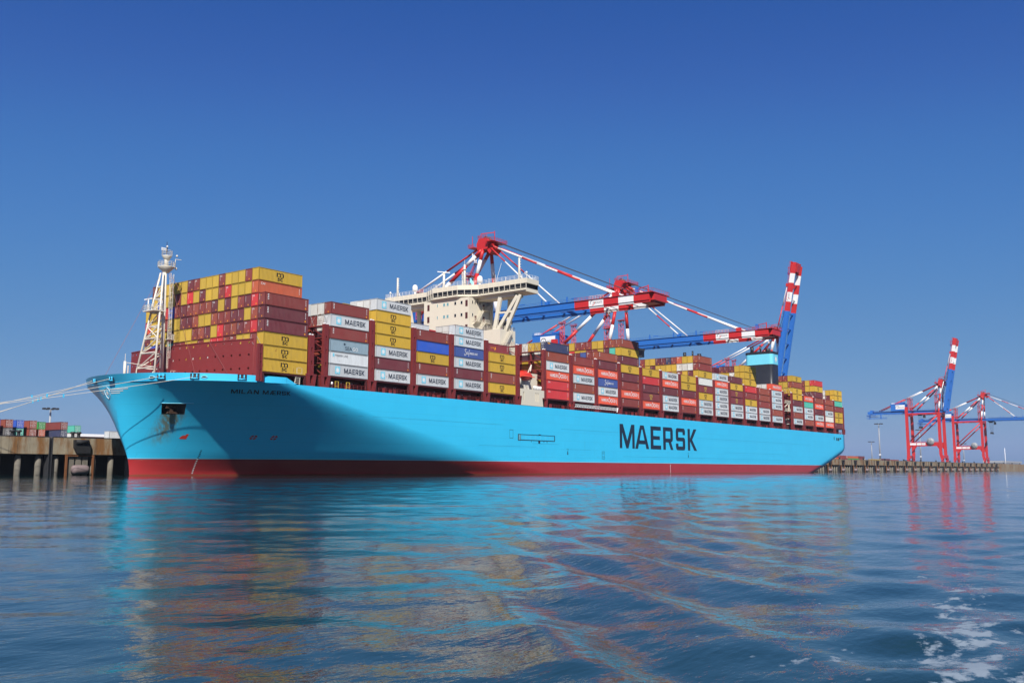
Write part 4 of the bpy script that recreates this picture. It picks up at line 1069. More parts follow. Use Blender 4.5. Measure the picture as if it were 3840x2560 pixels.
# roof gear
def mast(y, z1, name='signal_mast', x=98.3):
    mb = MB(); mb.tube((x, y, 57.9), (x, y, z1), .34, .28, n=8); mb.tube((x - .5, y - .25, 58), (x - .5, y - .25, z1 - .1), .06, n=5); mb.tube((x, y - 1.6, 57.9), (x, y - .2, 60.6), .1, n=5)
    for z in np.arange(58.4, z1, .55): mb.tube((x - .5, y - .3, z), (x - .2, y + .1, z), .04, n=4)
    for z in np.arange(59, z1, .8): mb.lathe((x + .1, y - .5, z), [(.06, -.12), (.15, 0), (.06, .14)], 6)
    mb.build(name, M['cream_white'], WH)
mast(26.2, 64.9); mast(-24.3, 65.0)
mb = MB(); mb.tube((98, 5.5, 57.9), (98, 5.5, 63.7), .42, .36, n=8); mb.tube((98, 6.6, 57.9), (98, 5.6, 61.0), .1, n=5); mb.lathe((98, 5.5, 63.7), [(.4, 0), (.35, .45)], 8)
o = mb.build('radar_mast', M['cream_white'], WH); mb = MB(); mb.bar((97.4, 7.7, 64.6), (98.5, 3.4, 63.9), .35, .25); mb.build('radar_scanner', M['white_paint'], o)
mb = MB(); mb.tube((98, -3.1, 57.9), (98, -3.1, 65.6), .5, .3, n=8); mb.tube((98, -2.2, 57.9), (98, -2.2, 63.5), .14, n=6); mb.tube((98, -3.1, 65.6), (98, -3.1, 67.2), .06, n=5)
for z in (61.2, 62.6): mb.box(97.8, 98.2, -4.3, -1.9, z, z + .12)
for z in (59.5, 64.0): mb.lathe((98, -3.1, z), [(.7, 0), (.7, .12)], 8)
mb.build('main_mast', M['cream_white'], WH)
for y, z in ((18.0, 59.6), (-9.3, 59.3)):
    mb = MB(); mb.lathe((98, y, z), [(.5, -.2), (.85, .1), (.9, .6), (.88, 1.2), (.65, 1.75), (.3, 1.95), (.05, 2.0)], 14); mb.tube((98, y, 57.9), (98, y, z), .3, n=8); mb.build('antenna_dome', M['white_paint'], WH)
for y in (-28.0, 28.2):
    mb = MB(); mb.tube((97, y, 57.9), (97, y, 59.6), .1, n=6); mb.lathe((97, y, 59.6), [(.3, 0), (.35, .35), (.15, .6)], 8); mb.build('wing_lamp', M['white_paint'], WH)
mb = MB()
for y in (10.5, 9.6, 8.8, -6.5, -12.5, -15.0, -19.0): mb.tube((98.5, y, 57.9), (98.5, y, 59.6 + abs(y) % 1.7), .06, n=5)
mb.lathe((97.5, 9.8, 58.3), [(.1, 0), (.45, .2), (.5, .6), (.3, .9)], 8); mb.lathe((97.5, -13.2, 58.0), [(.3, 0), (.33, .2), (.1, .45)], 8)
mb.build('whip_aerial', M['cream_white'], WH)
mb = MB(); mb.tube((99, -14.6, 58), (99, -17.0, 64.5), .06, n=5); mb.build('stay_pole', M['white_paint'], WH)
mb = MB(); mb.face([(98.4, -4.9, 60.0), (98.6, -5.9, 58.6), (98.9, -6.4, 59.4), (98.5, -5.1, 61.2)]); mb.build('pennant', M['emblem_blue'], WH)

# cream wing wall below the lifeboat with slots
mb = MB(); y0, y1 = -29.25, -28.95
slots = [(93.6, 94.1), (99.6, 99.95), (100.35, 100.75), (101.15, 101.5)]
xs = [92.5] + [q for s in slots for q in s] + [104.2]
for k in range(0, len(xs), 2): mb.box(xs[k], xs[k + 1], y0, y1, 20.0, 24.8)
for a, c in slots: mb.box(a, c, y0, y1, 20.0, 21.4); mb.box(a, c, y0, y1, 23.9, 24.8)
mb.build('bulwark_wall', M['cream'], SHIP)
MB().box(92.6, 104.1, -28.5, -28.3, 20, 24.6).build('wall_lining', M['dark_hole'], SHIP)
mb = MB()
for x in (94.6, 96.3): mb.hexa([(x, -28.9, 24.8), (x + .8, -28.9, 24.8), (x + .8, -28.2, 24.8), (x, -28.2, 24.8), (x - .3, -28.9, 26.0), (x + .35, -28.9, 26.0), (x + .35, -28.2, 26.0), (x - .3, -28.2, 26.0)])
mb.box(92.6, 94.4, -28.8, -27.8, 25.0, 25.9, 1); mb.tube((93.2, -28.5, 25.9), (92.9, -28.5, 28.6), .35, n=8); mb.build('cradle', [M['cream_white'], M['dark_steel']], SHIP)
mb = MB()
for k, x in enumerate((100.2, 101.0, 101.9, 102.7, 103.5)): mb.lathe((x, -28.4, 24.8), [(.25, 0), (.3, .6), (.42, .9 + .12 * (k % 3)), (.15, 1.25)], 8)
mb.build('life_raft', M['white_paint'], SHIP)
mb = MB(); mb.bar((98.2, -27.6, 29.8), (98.6, -28.6, 32.2), .3, .3); mb.bar((98.6, -28.6, 32.2), (97.8, -28.8, 30.2), .22, .22); mb.bar((93.0, -27.4, 29.9), (92.9, -28.4, 32.4), .3, .3); mb.build('davit', M['cream_white'], SHIP)
# lifeboat
LB = thing('lifeboat', (95.7, -28.2, 27.3), 'orange enclosed lifeboat hanging above the cream wall', 'lifeboat')
mb = MB(); n = 14; prof = [(0, -1.15, 0.15), (.12, -1.28, .5), (.5, -1.3, .62), (.8, -1.28, .9)]
secs = []
for k in range(n + 1):
    t = -1 + 2 * k / n; f = (1 - abs(t) ** 2.6) ** .55 if abs(t) < 1 else .02
    s = []
    for a in range(12):
        w = 2 * math.pi * a / 12; yy = math.cos(w); zz = math.sin(w)
        s.append((95.7 + t * 3.5, -28.2 + 1.3 * f * (abs(yy) ** .8) * (1 if yy > 0 else -1), 28.55 + (1.3 if zz > 0 else 1.25) * (abs(zz) ** .8) * (1 if zz > 0 else -1) * (f * .75 + .25 if abs(t) < 1 else .2)))
    secs.append(s)
for s, q in zip(secs[:-1], secs[1:]):
    for a in range(12): b_ = (a + 1) % 12; mb.face([s[a], s[b_], q[b_], q[a]], 0, True)
mb.build('hull', M['lifeboat_orange'], LB)
mb = MB(); mb.box(92.4, 99.0, -29.6, -29.46, 28.35, 28.55); mb.box(92.2, 99.2, -29.3, -29.2, 28.35, 28.55); mb.build('rubbing_strake', plain('strake_orange', (0.85, 0.12, 0.06)), LB)
mb = MB(); mb.box(94.2, 96.0, -28.8, -27.6, 29.6, 30.2); mb.build('coxswain_dome', M['lifeboat_orange'], LB)

# ------------------------------------------------------------------ funnels
def rrect(x0, x1, y0, y1, r, n=5):
    pts = []
    for cx_, cy_, a0 in ((x1 - r, y1 - r, 0), (x0 + r, y1 - r, 90), (x0 + r, y0 + r, 180), (x1 - r, y0 + r, 270)):
        for k in range(n + 1): a = R(a0 + 90 * k / n); pts.append((cx_ + r * math.cos(a), cy_ + r * math.sin(a)))
    return pts
for s in (-1, 1):
    y0, y1 = (-24.3, -11.0) if s < 0 else (11.0, 24.3)
    base = rrect(297.0, 305.2, y0, y1, 1.6)
    F = MB(); F.prism(base[::-1], 'z', 20, 50.4); F.sm = [i > 1 for i in range(len(F.sm))]; Fo = F.build('funnel', M['funnel_black'], SHIP)
    b = MB(); b.prism(rrect(296.9, 305.3, y0 - .1, y1 + .1, 1.65)[::-1], 'z', 50.4, 55.4); b.build('funnel_band', M['funnel_blue'], Fo)
    b = MB(); b.prism(rrect(296.75, 305.45, y0 - .25, y1 + .25, 1.7)[::-1], 'z', 55.4, 56.4); b.build('funnel_cap', M['funnel_black'], Fo)
    mb = MB(); mb.tube((299.5, y0 + 10.8, 56.3), (299.5, y0 + 10.8, 59.3), .8, n=12); mb.tube((301, y0 + 7.2, 56.3), (301, y0 + 7.2, 59.9), .45, n=10); mb.tube((300.5, y0 + 3.4, 56.3), (300.5, y0 + 3.4, 58.2), 1.0, n=12)
    for k in range(7): mb.box(298.5 + (k % 3), 299.0 + (k % 3), y0 + 1.2 + k * 1.6, y0 + 1.9 + k * 1.6, 56.3, 56.9 + .2 * (k % 2))
    mb.build('exhaust_pipe', M['funnel_black'], Fo)
    mb = MB(); mb.face([(301.2 + a * 1.7, y0 - .14, 52.9 + c * 1.9) for a, c in star_poly()]); mb.build('star', M['white_letters'], Fo)
MB().box(297.5, 305, -10.9, 10.9, 20, 40).build('engine_casing', M['cream'], SHIP)
# cream gangway platform beside the funnel gap
mb = MB(); mb.box(298.2, 305.5, -29.2, -27.6, 32.1, 32.3); mb.box(298.2, 304.8, -29.2, -27.6, 28.3, 28.55); mb.box(303.6, 304.2, -29.1, -28.6, 28.5, 32.2); mb.bar((298.3, -29, 30.2), (302.6, -29, 32.0), .3, .3)
mb.rail([(298.2, -29.2, 32.3), (305.5, -29.2, 32.3)], 1.1, .7, .05, 3); mb.rail([(298.2, -29.2, 28.55), (304.8, -29.2, 28.55)], 1.1, .7, .05, 3)
mb.build('side_platform', M['cream'], SHIP)
# ================================================================== quay cranes
paint('crane_red', (0.50, 0.022, 0.022), 0.42, 0.06, 0.5, 0.12)
paint('crane_white', (0.74, 0.74, 0.73), 0.42, 0.04, 0.6, 0.12, (0.5, 0.45, 0.4))
paint('crane_blue', (0.022, 0.135, 0.46), 0.42, 0.07, 0.5, 0.12)
plain('cable', (0.03, 0.035, 0.05), 0.6)
CB = [M['crane_red'], M['crane_white'], M['crane_blue']]
def banded(a, b, seq, r, r2=None, n=10, box=None):
    """tube or beam from a to b cut into colour bands; seq = [(fraction end, material index)]"""
    mb = MB(); a = Vector(a); b = Vector(b); t0 = 0; r2 = r if r2 is None else r2
    for t1, mi in seq:
        p, q = a.lerp(b, t0), a.lerp(b, t1)
        if box: mb.bar(p, q, box[0], box[1], mi)
        else: mb.tube(p, q, r + (r2 - r) * t0, r + (r2 - r) * t1, n=n, mi=mi)
        t0 = t1
    return mb
def lattice(mb, x, y, z0, z1, w, step=2.0, mi=0, r=.09):
    for sx in (-1, 1):
        for sy in (-1, 1): mb.tube((x + sx * w, y + sy * w, z0), (x + sx * w, y + sy * w, z1), r * 1.3, n=4, mi=mi)
    z = z0; k = 0
    while z < z1 - .2:
        zb = min(z1, z + step)
        for sx in (-1, 1):
            mb.tube((x + sx * w, y - w, z), (x + sx * w, y + w, zb), r, n=4, mi=mi, caps=False); mb.tube((x + sx * w, y - w, zb), (x + sx * w, y + w, zb), r, n=4, mi=mi, caps=False)
        for sy in (-1, 1):
            mb.tube((x - w, y + sy * w, z), (x + w, y + sy * w, zb), r, n=4, mi=mi, caps=False); mb.tube((x - w, y + sy * w, zb), (x + w, y + sy * w, zb), r, n=4, mi=mi, caps=False)
        z = zb; k += 1
LXS, YW, YL, QZ = 9.5, 34.0, 64.0, 9.0
HY, HZ, TIPY = 29.3, 58.6, -43.0
def make_crane(name, up, label):
    """built about x = 0; y and z as in the world"""
    C = thing(name, (0, YW, QZ), label, 'crane', 'ship-to-shore gantry cranes on the quay')
    off = Vector((0, 0, 0))
    RD, WT, BL = 0, 1, 2
    def B(mb, nm, parent=None): return mb.build(nm, CB, parent or C)
    for y in (YW, YL):
        ztop = 57.5 if y == YW else 63.5
        for sx in (-1, 1):
            x = sx * LXS; mb = MB()
            mb.hexa([(x - 1.1, y - 1.3, 17), (x + 1.1, y - 1.3, 17), (x + 1.1, y + 1.3, 17), (x - 1.1, y + 1.3, 17), (x - 1.05, y - 1.25, ztop), (x + 1.05, y - 1.25, ztop), (x + 1.05, y + 1.25, ztop), (x - 1.05, y + 1.25, ztop)])
            dy = -1.2 if y == YW else .3
            mb.hexa([(x - 1.2, y - 1.2 + dy, 12.2), (x + 1.2, y - 1.2 + dy, 12.2), (x + 1.2, y + 1.4 + dy, 12.2), (x - 1.2, y + 1.4 + dy, 12.2), (x - 1.1, y - 1.3, 17), (x + 1.1, y - 1.3, 17), (x + 1.1, y + 1.3, 17), (x - 1.1, y + 1.3, 17)])
            B(mb, 'leg')
            mb = MB()
            for k in (-1, 1):
                mb.prism([(x + k * 2.2 - 1.9, 11.3), (x + k * 2.2 + 1.9, 11.3), (x + k * 2.2 + 1.0, 12.6), (x + k * 2.2 - 1.0, 12.6)], 'y', y - .7 + dy, y + .7 + dy)
                for j in (-1.2, -.1, 1.0): mb.lathe((x + k * 2.2 + j, y - .5 + dy, 10.0), [(.2, -.05), (.85, 0), (.85, .9), (.2, .95)], 10, 0, 'y'); mb.box(x + k * 2.2 + j - .3, x + k * 2.2 + j + .3, y - .4 + dy, y + .4 + dy, 10.2, 11.4)
            B(mb, 'bogie')
        dy = -1.2 if y == YW else .3
        mb = MB(); mb.box(-LXS - 1.3, LXS + 1.3, y - 1.0 + dy, y + 1.0 + dy, 12.8, 15.6); B(mb, 'sill_beam')
        mb = MB(); mb.box(-LXS + 1.0, LXS - 1.0, y - .9, y + .9, 54.5, 57.0); B(mb, 'cross_beam')
    for sx in (-1, 1):
        x = sx * LXS
        mb = MB(); mb.box(x - .8, x + .8, YW + 1.2, YL - 1.2, 25.0, 28.3)
        for y, d in ((YW + 1.25, 1), (YL - 1.25, -1)):
            mb.prism([(y, 25.0), (y + d * 2.2, 25.0), (y, 21.5)] if d > 0 else [(y, 25.0), (y, 21.5), (y + d * 2.2, 25.0)], 'x', x - .7, x + .7)
        pb = B(mb, 'portal_beam')
        mb = MB(); mb.rail([(x - .75, YW + 2, 28.3), (x - .75, YL - 2, 28.3)], 1.1, 2.0, .05, 2); B(mb, 'railing', pb)
        MB().box(x - .5, x + .5, YW + 1, YL - 1, 55.9, 57.2).build('upper_beam', CB, C)
        B(MB().tube((x, YL - 2.2, 29.6), (x, YW + 1.5, 54.4), .62, n=10), 'diagonal_brace')
        mb = banded((x, YW, 57.4), (sx * 2.4, 31.8, 86), [(.13, RD), (.37, WT), (.63, RD), (.82, WT), (1, RD)] if True else [], .85, .7, 12); B(mb, 'mast_leg')
        mb = banded((x * .98, 58.5, 61.2), (sx * 2.4, 32.4, 85.5), [(.24, RD), (.5, WT), (.76, RD), (.9, WT), (1, RD)], .78, .7, 12); B(mb, 'back_leg')
        mb = banded((sx * 3.2, 92, 60.6), (sx * 2.2, 32.2, 86.8), [(.42, RD), (.7, WT), (1, RD)], .42, .4, 8); B(mb, 'back_stay')
        mb = MB(); lattice(mb, sx * 5.0, 62.5, 60.5, 71.5, .8, 2.2, RD); mb.box(sx * 5.0 - 1.3, sx * 5.0 + 1.3, 61.2, 63.8, 71.5, 71.65); mb.rail([(sx * 5 - 1.3, 61.2, 71.6), (sx * 5 + 1.3, 61.2, 71.6), (sx * 5 + 1.3, 63.8, 71.6), (sx * 5 - 1.3, 63.8, 71.6)], 1.1, .9, .05); B(mb, 'stay_tower')
    # stair tower beside the mast, flights up to the head
    mb = MB(); lattice(mb, -6.4, 36.4, 57, 74.5, 1.0, 2.6, RD, .08)
    for z in (66.5, 74.5): mb.box(-8.2, -4.2, 33.6, 37.8, z, z + .15); mb.rail([(-4.2, 33.6, z + .1), (-8.2, 33.6, z + .1), (-8.2, 37.8, z + .1)], 1.1, 1.0, .05)
    B(mb, 'lift_tower')
    mb = MB(); lattice(mb, 6.6, 36.4, 57, 72.0, .9, 2.6, RD, .08); mb.box(4.6, 8.4, 34.2, 37.8, 72, 72.15); mb.rail([(4.6, 34.2, 72.1), (8.4, 34.2, 72.1)], 1.1, 1.0, .05); B(mb, 'stair_tower')
    mb = MB()
    for k, (y0, z0, y1, z1) in enumerate(((38.5, 64, 35.0, 69.5), (35.2, 69.5, 38.0, 75), (37.6, 75, 34.6, 80), (34.8, 80, 36.4, 84))):
        xx = -3.6 + .3 * k
        for s in (0, .9): mb.bar((xx - s, y0, z0), (xx - s, y1, z1), .1, .3, 1 if k % 2 else 0); mb.tube((xx - s, y0, z0 + 1), (xx - s, y1, z1 + 1), .06, n=4, mi=1 if k % 2 else 0)
        mb.box(xx - 1.6, xx + .8, min(y1, y0) - .6, min(y1, y0) + .6, (z1 if y1 < y0 else z0) - .1, (z1 if y1 < y0 else z0), 1)
    B(mb, 'zigzag_stair')
    # head
    mb = MB(); mb.prism([(29.4, 85.2), (34.2, 85.2), (34.6, 87.4), (33.6, 89.6), (30.2, 89.6), (28.6, 87.6)], 'x', -3.2, -1.3); mb.prism([(29.4, 85.2), (34.2, 85.2), (34.6, 87.4), (33.6, 89.6), (30.2, 89.6), (28.6, 87.6)], 'x', 1.3, 3.2)
    mb.box(-1.3, 1.3, 30.0, 33.8, 86.2, 88.8); mb.prism([(28.6, 83.2), (30.2, 85.2), (28.2, 86.6), (26.8, 85.2)], 'x', -2.6, 2.6)
    hd = B(mb, 'head')
    mb = MB(); mb.box(-4.6, 4.6, 25.6, 29.2, 87.7, 87.9); mb.box(-5.0, 4.6, 34.4, 37.4, 86.0, 86.2)
    mb.rail([(-4.6, 29, 87.9), (-4.6, 25.6, 87.9), (4.6, 25.6, 87.9), (4.6, 29, 87.9)], 1.2, 1.0, .06); mb.rail([(-5.0, 34.4, 86.2), (-5.0, 37.4, 86.2), (4.6, 37.4, 86.2)], 1.2, 1.0, .06); mb.rail([(-3.2, 29.5, 89.6), (-3.2, 34, 89.6), (3.2, 34, 89.6)], 1.2, 1.0, .06)
    B(mb, 'head_platform', hd)
    mb = MB(); mb.tube((1.8, 29.6, 89.5), (1.8, 29.6, 93.2), .16, n=6); mb.bar((1.8, 29.8, 92.6), (-2.4, 33.0, 91.6), .3, .3); mb.tube((-2.4, 33, 89.5), (-2.4, 33, 91.6), .14, n=6); mb.tube((-3.2, 36.6, 86), (-3.2, 36.6, 91), .12, n=6); B(mb, 'service_jib', hd)
    mb = MB()
    for x in (-1.6, -.8, .2, 1.0): mb.lathe((x, 31.4, 89.7), [(.2, -.12), (1.0, -.1), (1.0, .1), (.2, .12)], 14, 0, 'x')
    mb.build('sheave', M['dark_steel'], hd)
    # main girder, back platform, machinery house
    for sx in (-1, 1):
        mb = MB(); mb.box(sx * 3.4 - .7, sx * 3.4 + .7, HY + .3, 98, 57.4, 59.9, 2); B(mb, 'girder')
    mb = MB()
    for y in np.arange(33, 98, 6.5): mb.box(-2.7, 2.7, y - .3, y + .3, 58.0, 59.0, 2)
    mb.rail([(-4.6, HY + 1, 59.9), (-4.6, 98, 59.9)], 1.15, 2.0, .06, 3, 2); mb.box(-5.0, -4.1, HY + 1, 98, 59.75, 59.88, 2); B(mb, 'girder_walkway')
    mb = MB(); mb.box(-6, 6, 95, 104, 55.4, 55.6, 2); mb.box(-5.4, 5.4, 98, 103, 57.6, 60.2, 2); mb.box(-4, 4, 99, 101, 60.2, 61.6, 2)
    mb.box(-5.5, -4.5, 84, 104, 52.6, 52.8, 2); lattice(mb, -5, 101, 52.6, 57.5, .6, 1.6, 2); lattice(mb, -5, 90, 52.6, 57.5, .5, 1.6, 2)
    mb.rail([(-6, 95, 55.6), (-6, 104, 55.6), (6, 104, 55.6)], 1.2, 1.2, .07, 3, 2); mb.rail([(-5.5, 84, 52.8), (-5.5, 104, 52.8)], 1.4, 1.2, .08, 3, 2); B(mb, 'back_platform')
    mb = MB()
    for k in range(26):
        y = 38 + k * 1.75; mb.tube((-4.4, y, 57.2), (-4.4, y + .9, 55.4), .06, n=4, mi=2, caps=False); mb.tube((-4.4, y + .9, 55.4), (-4.4, y + 1.75, 57.2), .06, n=4, mi=2, caps=False)
    mb.box(-4.6, -4.2, 37, 84, 57.0, 57.2, 2); B(mb, 'cable_festoon')
    mb = MB(); mb.box(-5.4, 5.4, 66, 80, 60.1, 66.8, 2); mb.box(-5.6, 5.6, 65.8, 80.2, 66.8, 67.1, 2)
    mh = B(mb, 'machinery_house')
    mb = MB(); mb.box(-5.48, -5.41, 66.4, 75.2, 61.8, 66.0, 1); B(mb, 'sign_panel', mh)
    mb = MB(); cy_, cz_ = 73.3, 64.0
    for k in range(9):
        a0 = R(20 + k * 18); a1 = R(20 + (k + 1) * 18); mb.face([(-5.5, cy_ - 1.7 * math.cos(a0), cz_ - .4 + 1.7 * math.sin(a0)), (-5.5, cy_ - 1.7 * math.cos(a1), cz_ - .4 + 1.7 * math.sin(a1)), (-5.5, cy_ - 1.35 * math.cos(a1), cz_ - .4 + 1.35 * math.sin(a1)), (-5.5, cy_ - 1.35 * math.cos(a0), cz_ - .4 + 1.35 * math.sin(a0))])
    tp, w = font_polys('EUROGATE')
    for p in tp: mb.face([(-5.5, 73.9 - u * 6.6 / w - v * .3, 62.9 + v * 1.15) for u, v in p])
    mb.build('lettering', M['navy_letters'], mh)
    mb = MB(); mb.box(-4.5, -1.5, 76.5, 79.5, 67.1, 68.4, 1); mb.box(1.0, 4, 68, 73, 67.1, 69.0, 2); mb.rail([(-5.4, 66, 67.1), (-5.4, 80, 67.1)], 1.1, 1.5, .06, 3, 2); mb.tube((-2, 74.5, 67), (-2, 74.5, 69.6), .12, n=6, mi=2); mb.bar((-2, 74.5, 69.4), (-2, 69, 69.4), .3, .3, 2); B(mb, 'roof_gear', mh)
    # sign boards and cable reel on the portal beam
    for k, (y0, y1) in enumerate(((56.2, 62.0), (51.6, 55.6), (47.6, 51.2))):
        x = -LXS - .86; o = MB().box(x, x + .05, y0, y1, 25.7, 27.7, 1).build('sign_panel', CB, C)
        if k == 2:
            tp, w = font_polys('ZPMC'); mb = MB()
            for p in tp: mb.face([(x - .012, y1 - .4 - u * 2.6 / w, 26.5 + v * .75) for u, v in p])
            mb.build('lettering', M['navy_letters'], o)
    mb = MB(); mb.lathe((-LXS - 1.8, 42.6, 29.0), [(.5, -.1), (3.5, 0), (3.5, .5), (.5, .6)], 24, 0, 'x'); o = mb.build('cable_reel', M['grey_steel'], C)
    mb = MB()
    for k in range(8): a = math.pi * k / 4; mb.bar((-LXS - 1.88, 42.6, 29.0), (-LXS - 1.88, 42.6 + 3.3 * math.cos(a), 29 + 3.3 * math.sin(a)), .12, .12)
    mb.build('reel_spoke', M['dark_steel'], o)
    # boom: frame rotated about its hinge
    L_ = HY - TIPY; ang = R(79.5) if up else 0.0
    def bp(s, h, x): return Vector((x, HY - s * math.cos(ang) + h * math.sin(ang) * 1.0, HZ + s * math.sin(ang) + h * math.cos(ang)))
    def bbox(mb, x0, x1, s0, s1, h0, h1, mi):
        mb.hexa([bp(s0, h0, x0), bp(s0, h0, x1), bp(s1, h0, x1), bp(s1, h0, x0), bp(s0, h1, x0), bp(s0, h1, x1), bp(s1, h1, x1), bp(s1, h1, x0)], mi)
    def brail(mb, x, s0, s1, h, hh, mi, step=1.5, r=.05):
        n = int((s1 - s0) / step)
        for k in range(n + 1): s = s0 + (s1 - s0) * k / n; mb.tube(bp(s, h, x), bp(s, h + hh, x), r, n=4, mi=mi, caps=False)
        for j in (.5, 1): mb.tube(bp(s0, h + hh * j, x), bp(s1, h + hh * j, x), r, n=4, mi=mi, caps=False)
    s_b = L_ * .57; bw = (L_ - s_b - 1.5) / 5
    for sx in (-1, 1):
        GX = 5.1; mb = MB(); x0, x1 = sx * GX - .65, sx * GX + .65
        bbox(mb, x0, x1, 0, s_b, -1.1, 1.25, 2)
        for k in range(5): bbox(mb, x0, x1, s_b + bw * k, s_b + bw * (k + 1), -1.1, 1.25, k % 2)
        bm = B(mb, 'boom_girder')
        mb = MB(); bbox(mb, x0 + .3, x1 - .3, 0, s_b, -1.75, -1.12, 2)
        for k in range(5): bbox(mb, x0 + .3, x1 - .3, s_b + bw * k, s_b + bw * (k + 1), -1.75, -1.12, k % 2)
        B(mb, 'trolley_rail')
        if sx < 0:
            tp, w = font_polys('EUROGATE'); mb = MB()
            for p in tp: mb.face([bp(s_b + bw * 1.28 + u * bw * .6 / w + v * .15, -.3 + v * .72, x0 - .02) for u, v in p], 0)
            for k in range(10):
                a0, a1 = R(200 - k * 20), R(200 - (k + 1) * 20)
                for mi, flip in ((0, 1), (1, -1)):
                    c0 = (s_b + bw * 1.25, .05)
                    q = [(c0[0] + flip * r_ * math.cos(a), c0[1] + flip * r_ * math.sin(a)) for r_, a in ((.95, a0), (.95, a1), (.75, a1), (.75, a0))]
                    if (k < 6 and flip > 0) or (k < 6 and flip < 0): mb.face([bp(s, h, x0 - .02) for s, h in q], mi)
            mb.build('lettering', [M['navy_letters'], M['red_mark']], bm)
    mb = MB()
    for k in range(8):
        s = 3 + k * (L_ - 8) / 7; mi = 2 if s < s_b else int((s - s_b) / bw) % 2
        bbox(mb, -4.4, 4.4, s - .22, s + .22, -.5, .3, mi)
    B(mb, 'boom_tie')
    mb = MB(); brail(mb, -5.7, 2, s_b, 1.3, 1.1, 2); brail(mb, -5.7, s_b, L_ - 7, 1.3, 1.1, 0); brail(mb, 5.7, 2, L_ - 7, 1.3, 1.1, 2)
    bbox(mb, -6.1, -5.2, 2, s_b, 1.27, 1.37, 2); bbox(mb, -6.1, -5.2, s_b, L_ - 7, 1.27, 1.37, 0)
    for s in (14, 26, 37): bbox(mb, -4.6, -4.2, s, s + .4, 1.39, 3.6, 2); bbox(mb, -4.5, -4.1, s + 2, s + 4.5, 2.6, 2.9, 2)
    brail(mb, -4.5, s_b + bw * .9, s_b + bw * 1.9, 1.3, 1.5, 1, .6); B(mb, 'boom_walkway')
    mb = MB(); bbox(mb, -6.2, 6.2, L_ - 6.5, L_, 1.4, 1.6, 0); bbox(mb, -4.4, 4.4, L_ - 1.5, L_ - .2, -1.0, 1.2, 0); bbox(mb, -2.4, 2.4, L_ - 6, L_ - 1.5, -1.5, -.9, 0)
    brail(mb, -5.8, L_ - 8.5, L_, 1.5, 1.2, 0, 1.0); brail(mb, 5.8, L_ - 8.5, L_, 1.5, 1.2, 0, 1.0)
    for k in range(9): x = -5.8 + k * 1.45; mb.tube(bp(L_, 1.5, x), bp(L_, 2.7, x), .05, n=4)
    mb.tube(bp(L_, 2.7, -5.8), bp(L_, 2.7, 5.8), .05, n=4); mb.tube(bp(L_ - 3.5, 1.5, -2.5), bp(L_ - 3.5, 4.6, -2.5), .2, n=6); mb.tube(bp(L_ - 3.5, 4.2, -2.5), bp(L_ - 8.5, 3.6, -2.5), .16, n=6); bbox(mb, -3.6, -2.2, L_ - 8, L_ - 7, 1.5, 4.0, 2)
    B(mb, 'boom_tip')
    for sx in (-1, 1):
        mb = MB(); bbox(mb, sx * 5.1 - .8, sx * 5.1 + .8, HY + 28.2 - .9, HY + 28.2 + .9, 1.25, 2.9, 0); bbox(mb, sx * 5.1 - .7, sx * 5.1 + .7, 28.5, 30.0, 1.25, 2.6, 2); B(mb, 'stay_bracket')
    ap = Vector((0, 30.2, 87.4))
    for sx in (-1, 1):
        x = sx * 5.1
        if not up:
            for s, seq in ((HY + 28.2, [(.1, RD), (.3, WT), (.42, RD), (.58, WT), (.75, RD), (1, WT)] if sx < 0 else [(.22, RD), (.4, WT), (.6, RD), (1, WT)]), (29.2, [(.32, RD), (.62, WT), (.85, RD), (1, WT)] if sx < 0 else [(.45, RD), (1, WT)])):
                B(banded((sx * 2.4, ap.y, ap.z), bp(s, 2.2, x), seq, .36 if s > 40 else .28, None, 8), 'fore_stay')
        else:
            # folded stays lie along the raised boom
            m1 = bp(46, 4.6, x); m2 = bp(16, 4.4, x)
            B(banded((sx * 2.4, ap.y, ap.z), bp(13, 6.0, x), [(.4, RD), (1, WT)], .34, None, 8), 'fore_stay')
            B(banded(bp(13, 6.0, x), bp(HY + 28.2, 2.2, x), [(.35, WT), (.7, RD), (1, WT)], .34, None, 8), 'fore_stay')
    mb = MB()
    for k, x in enumerate((-1.6, -.9, .9, 1.6)): mb.tube((x, 28.6, 88.6 + .2 * (k % 2)), bp(L_ - 9 if not up else 47, 2.4, x), .09, n=4, caps=False)
    mb.build('hoist_rope', M['cable'], C)
    # trolley and head block ropes
    ts = 4.0 if not up else -24
    def tp_(s, h, x): return Vector((x, HY - s, HZ + h))
    mb = MB(); y = HY - ts
    mb.box(-3.4, 3.4, y - 3.2, y + 3.2, 56.0, 57.0); mb.box(-2.6, -.4, y - 5.0, y - 3.0, 52.6, 55.6); mb.box(1.0, 2.8, y - 1, y + 2.5, 55.0, 56.2); tr_ = mb.build('trolley', M['dark_steel'], C)
    mb = MB()
    for x in (-1.4, 1.4):
        for q in (-2.2, -.8, .8, 2.2): mb.tube((x, y + q, 56), (x * .8, y + q * .5, 44), .05, n=4, caps=False)
    mb.box(-3, 3, y - 1.2, y + 1.2, 43.2, 44.2); mb.box(-6.1, 6.1, y - .9, y + .9, 42.2, 43.1); mb.build('spreader', M['dark_steel'], tr_)
    return C
CR1 = make_crane('quay_crane', False, 'red blue and white quay crane, boom lowered behind the ship bridge'); CR1.location.x = 153.5
c = copy_tree(CR1); c.location.x = 256.0; c['label'] = 'quay crane with lowered boom reaching across the middle of the container stacks'
c = copy_tree(CR1); c.location.x = 1074.0; c['label'] = 'farthest quay crane, boom lowered past the right edge of the picture'
CR2 = make_crane('quay_crane', True, 'quay crane with raised boom just behind the stern containers and funnel'); CR2.location.x = 446.0
c = copy_tree(CR2); c.location.x = 876.0; c['label'] = 'quay crane with raised boom standing clear of the ship on the right'
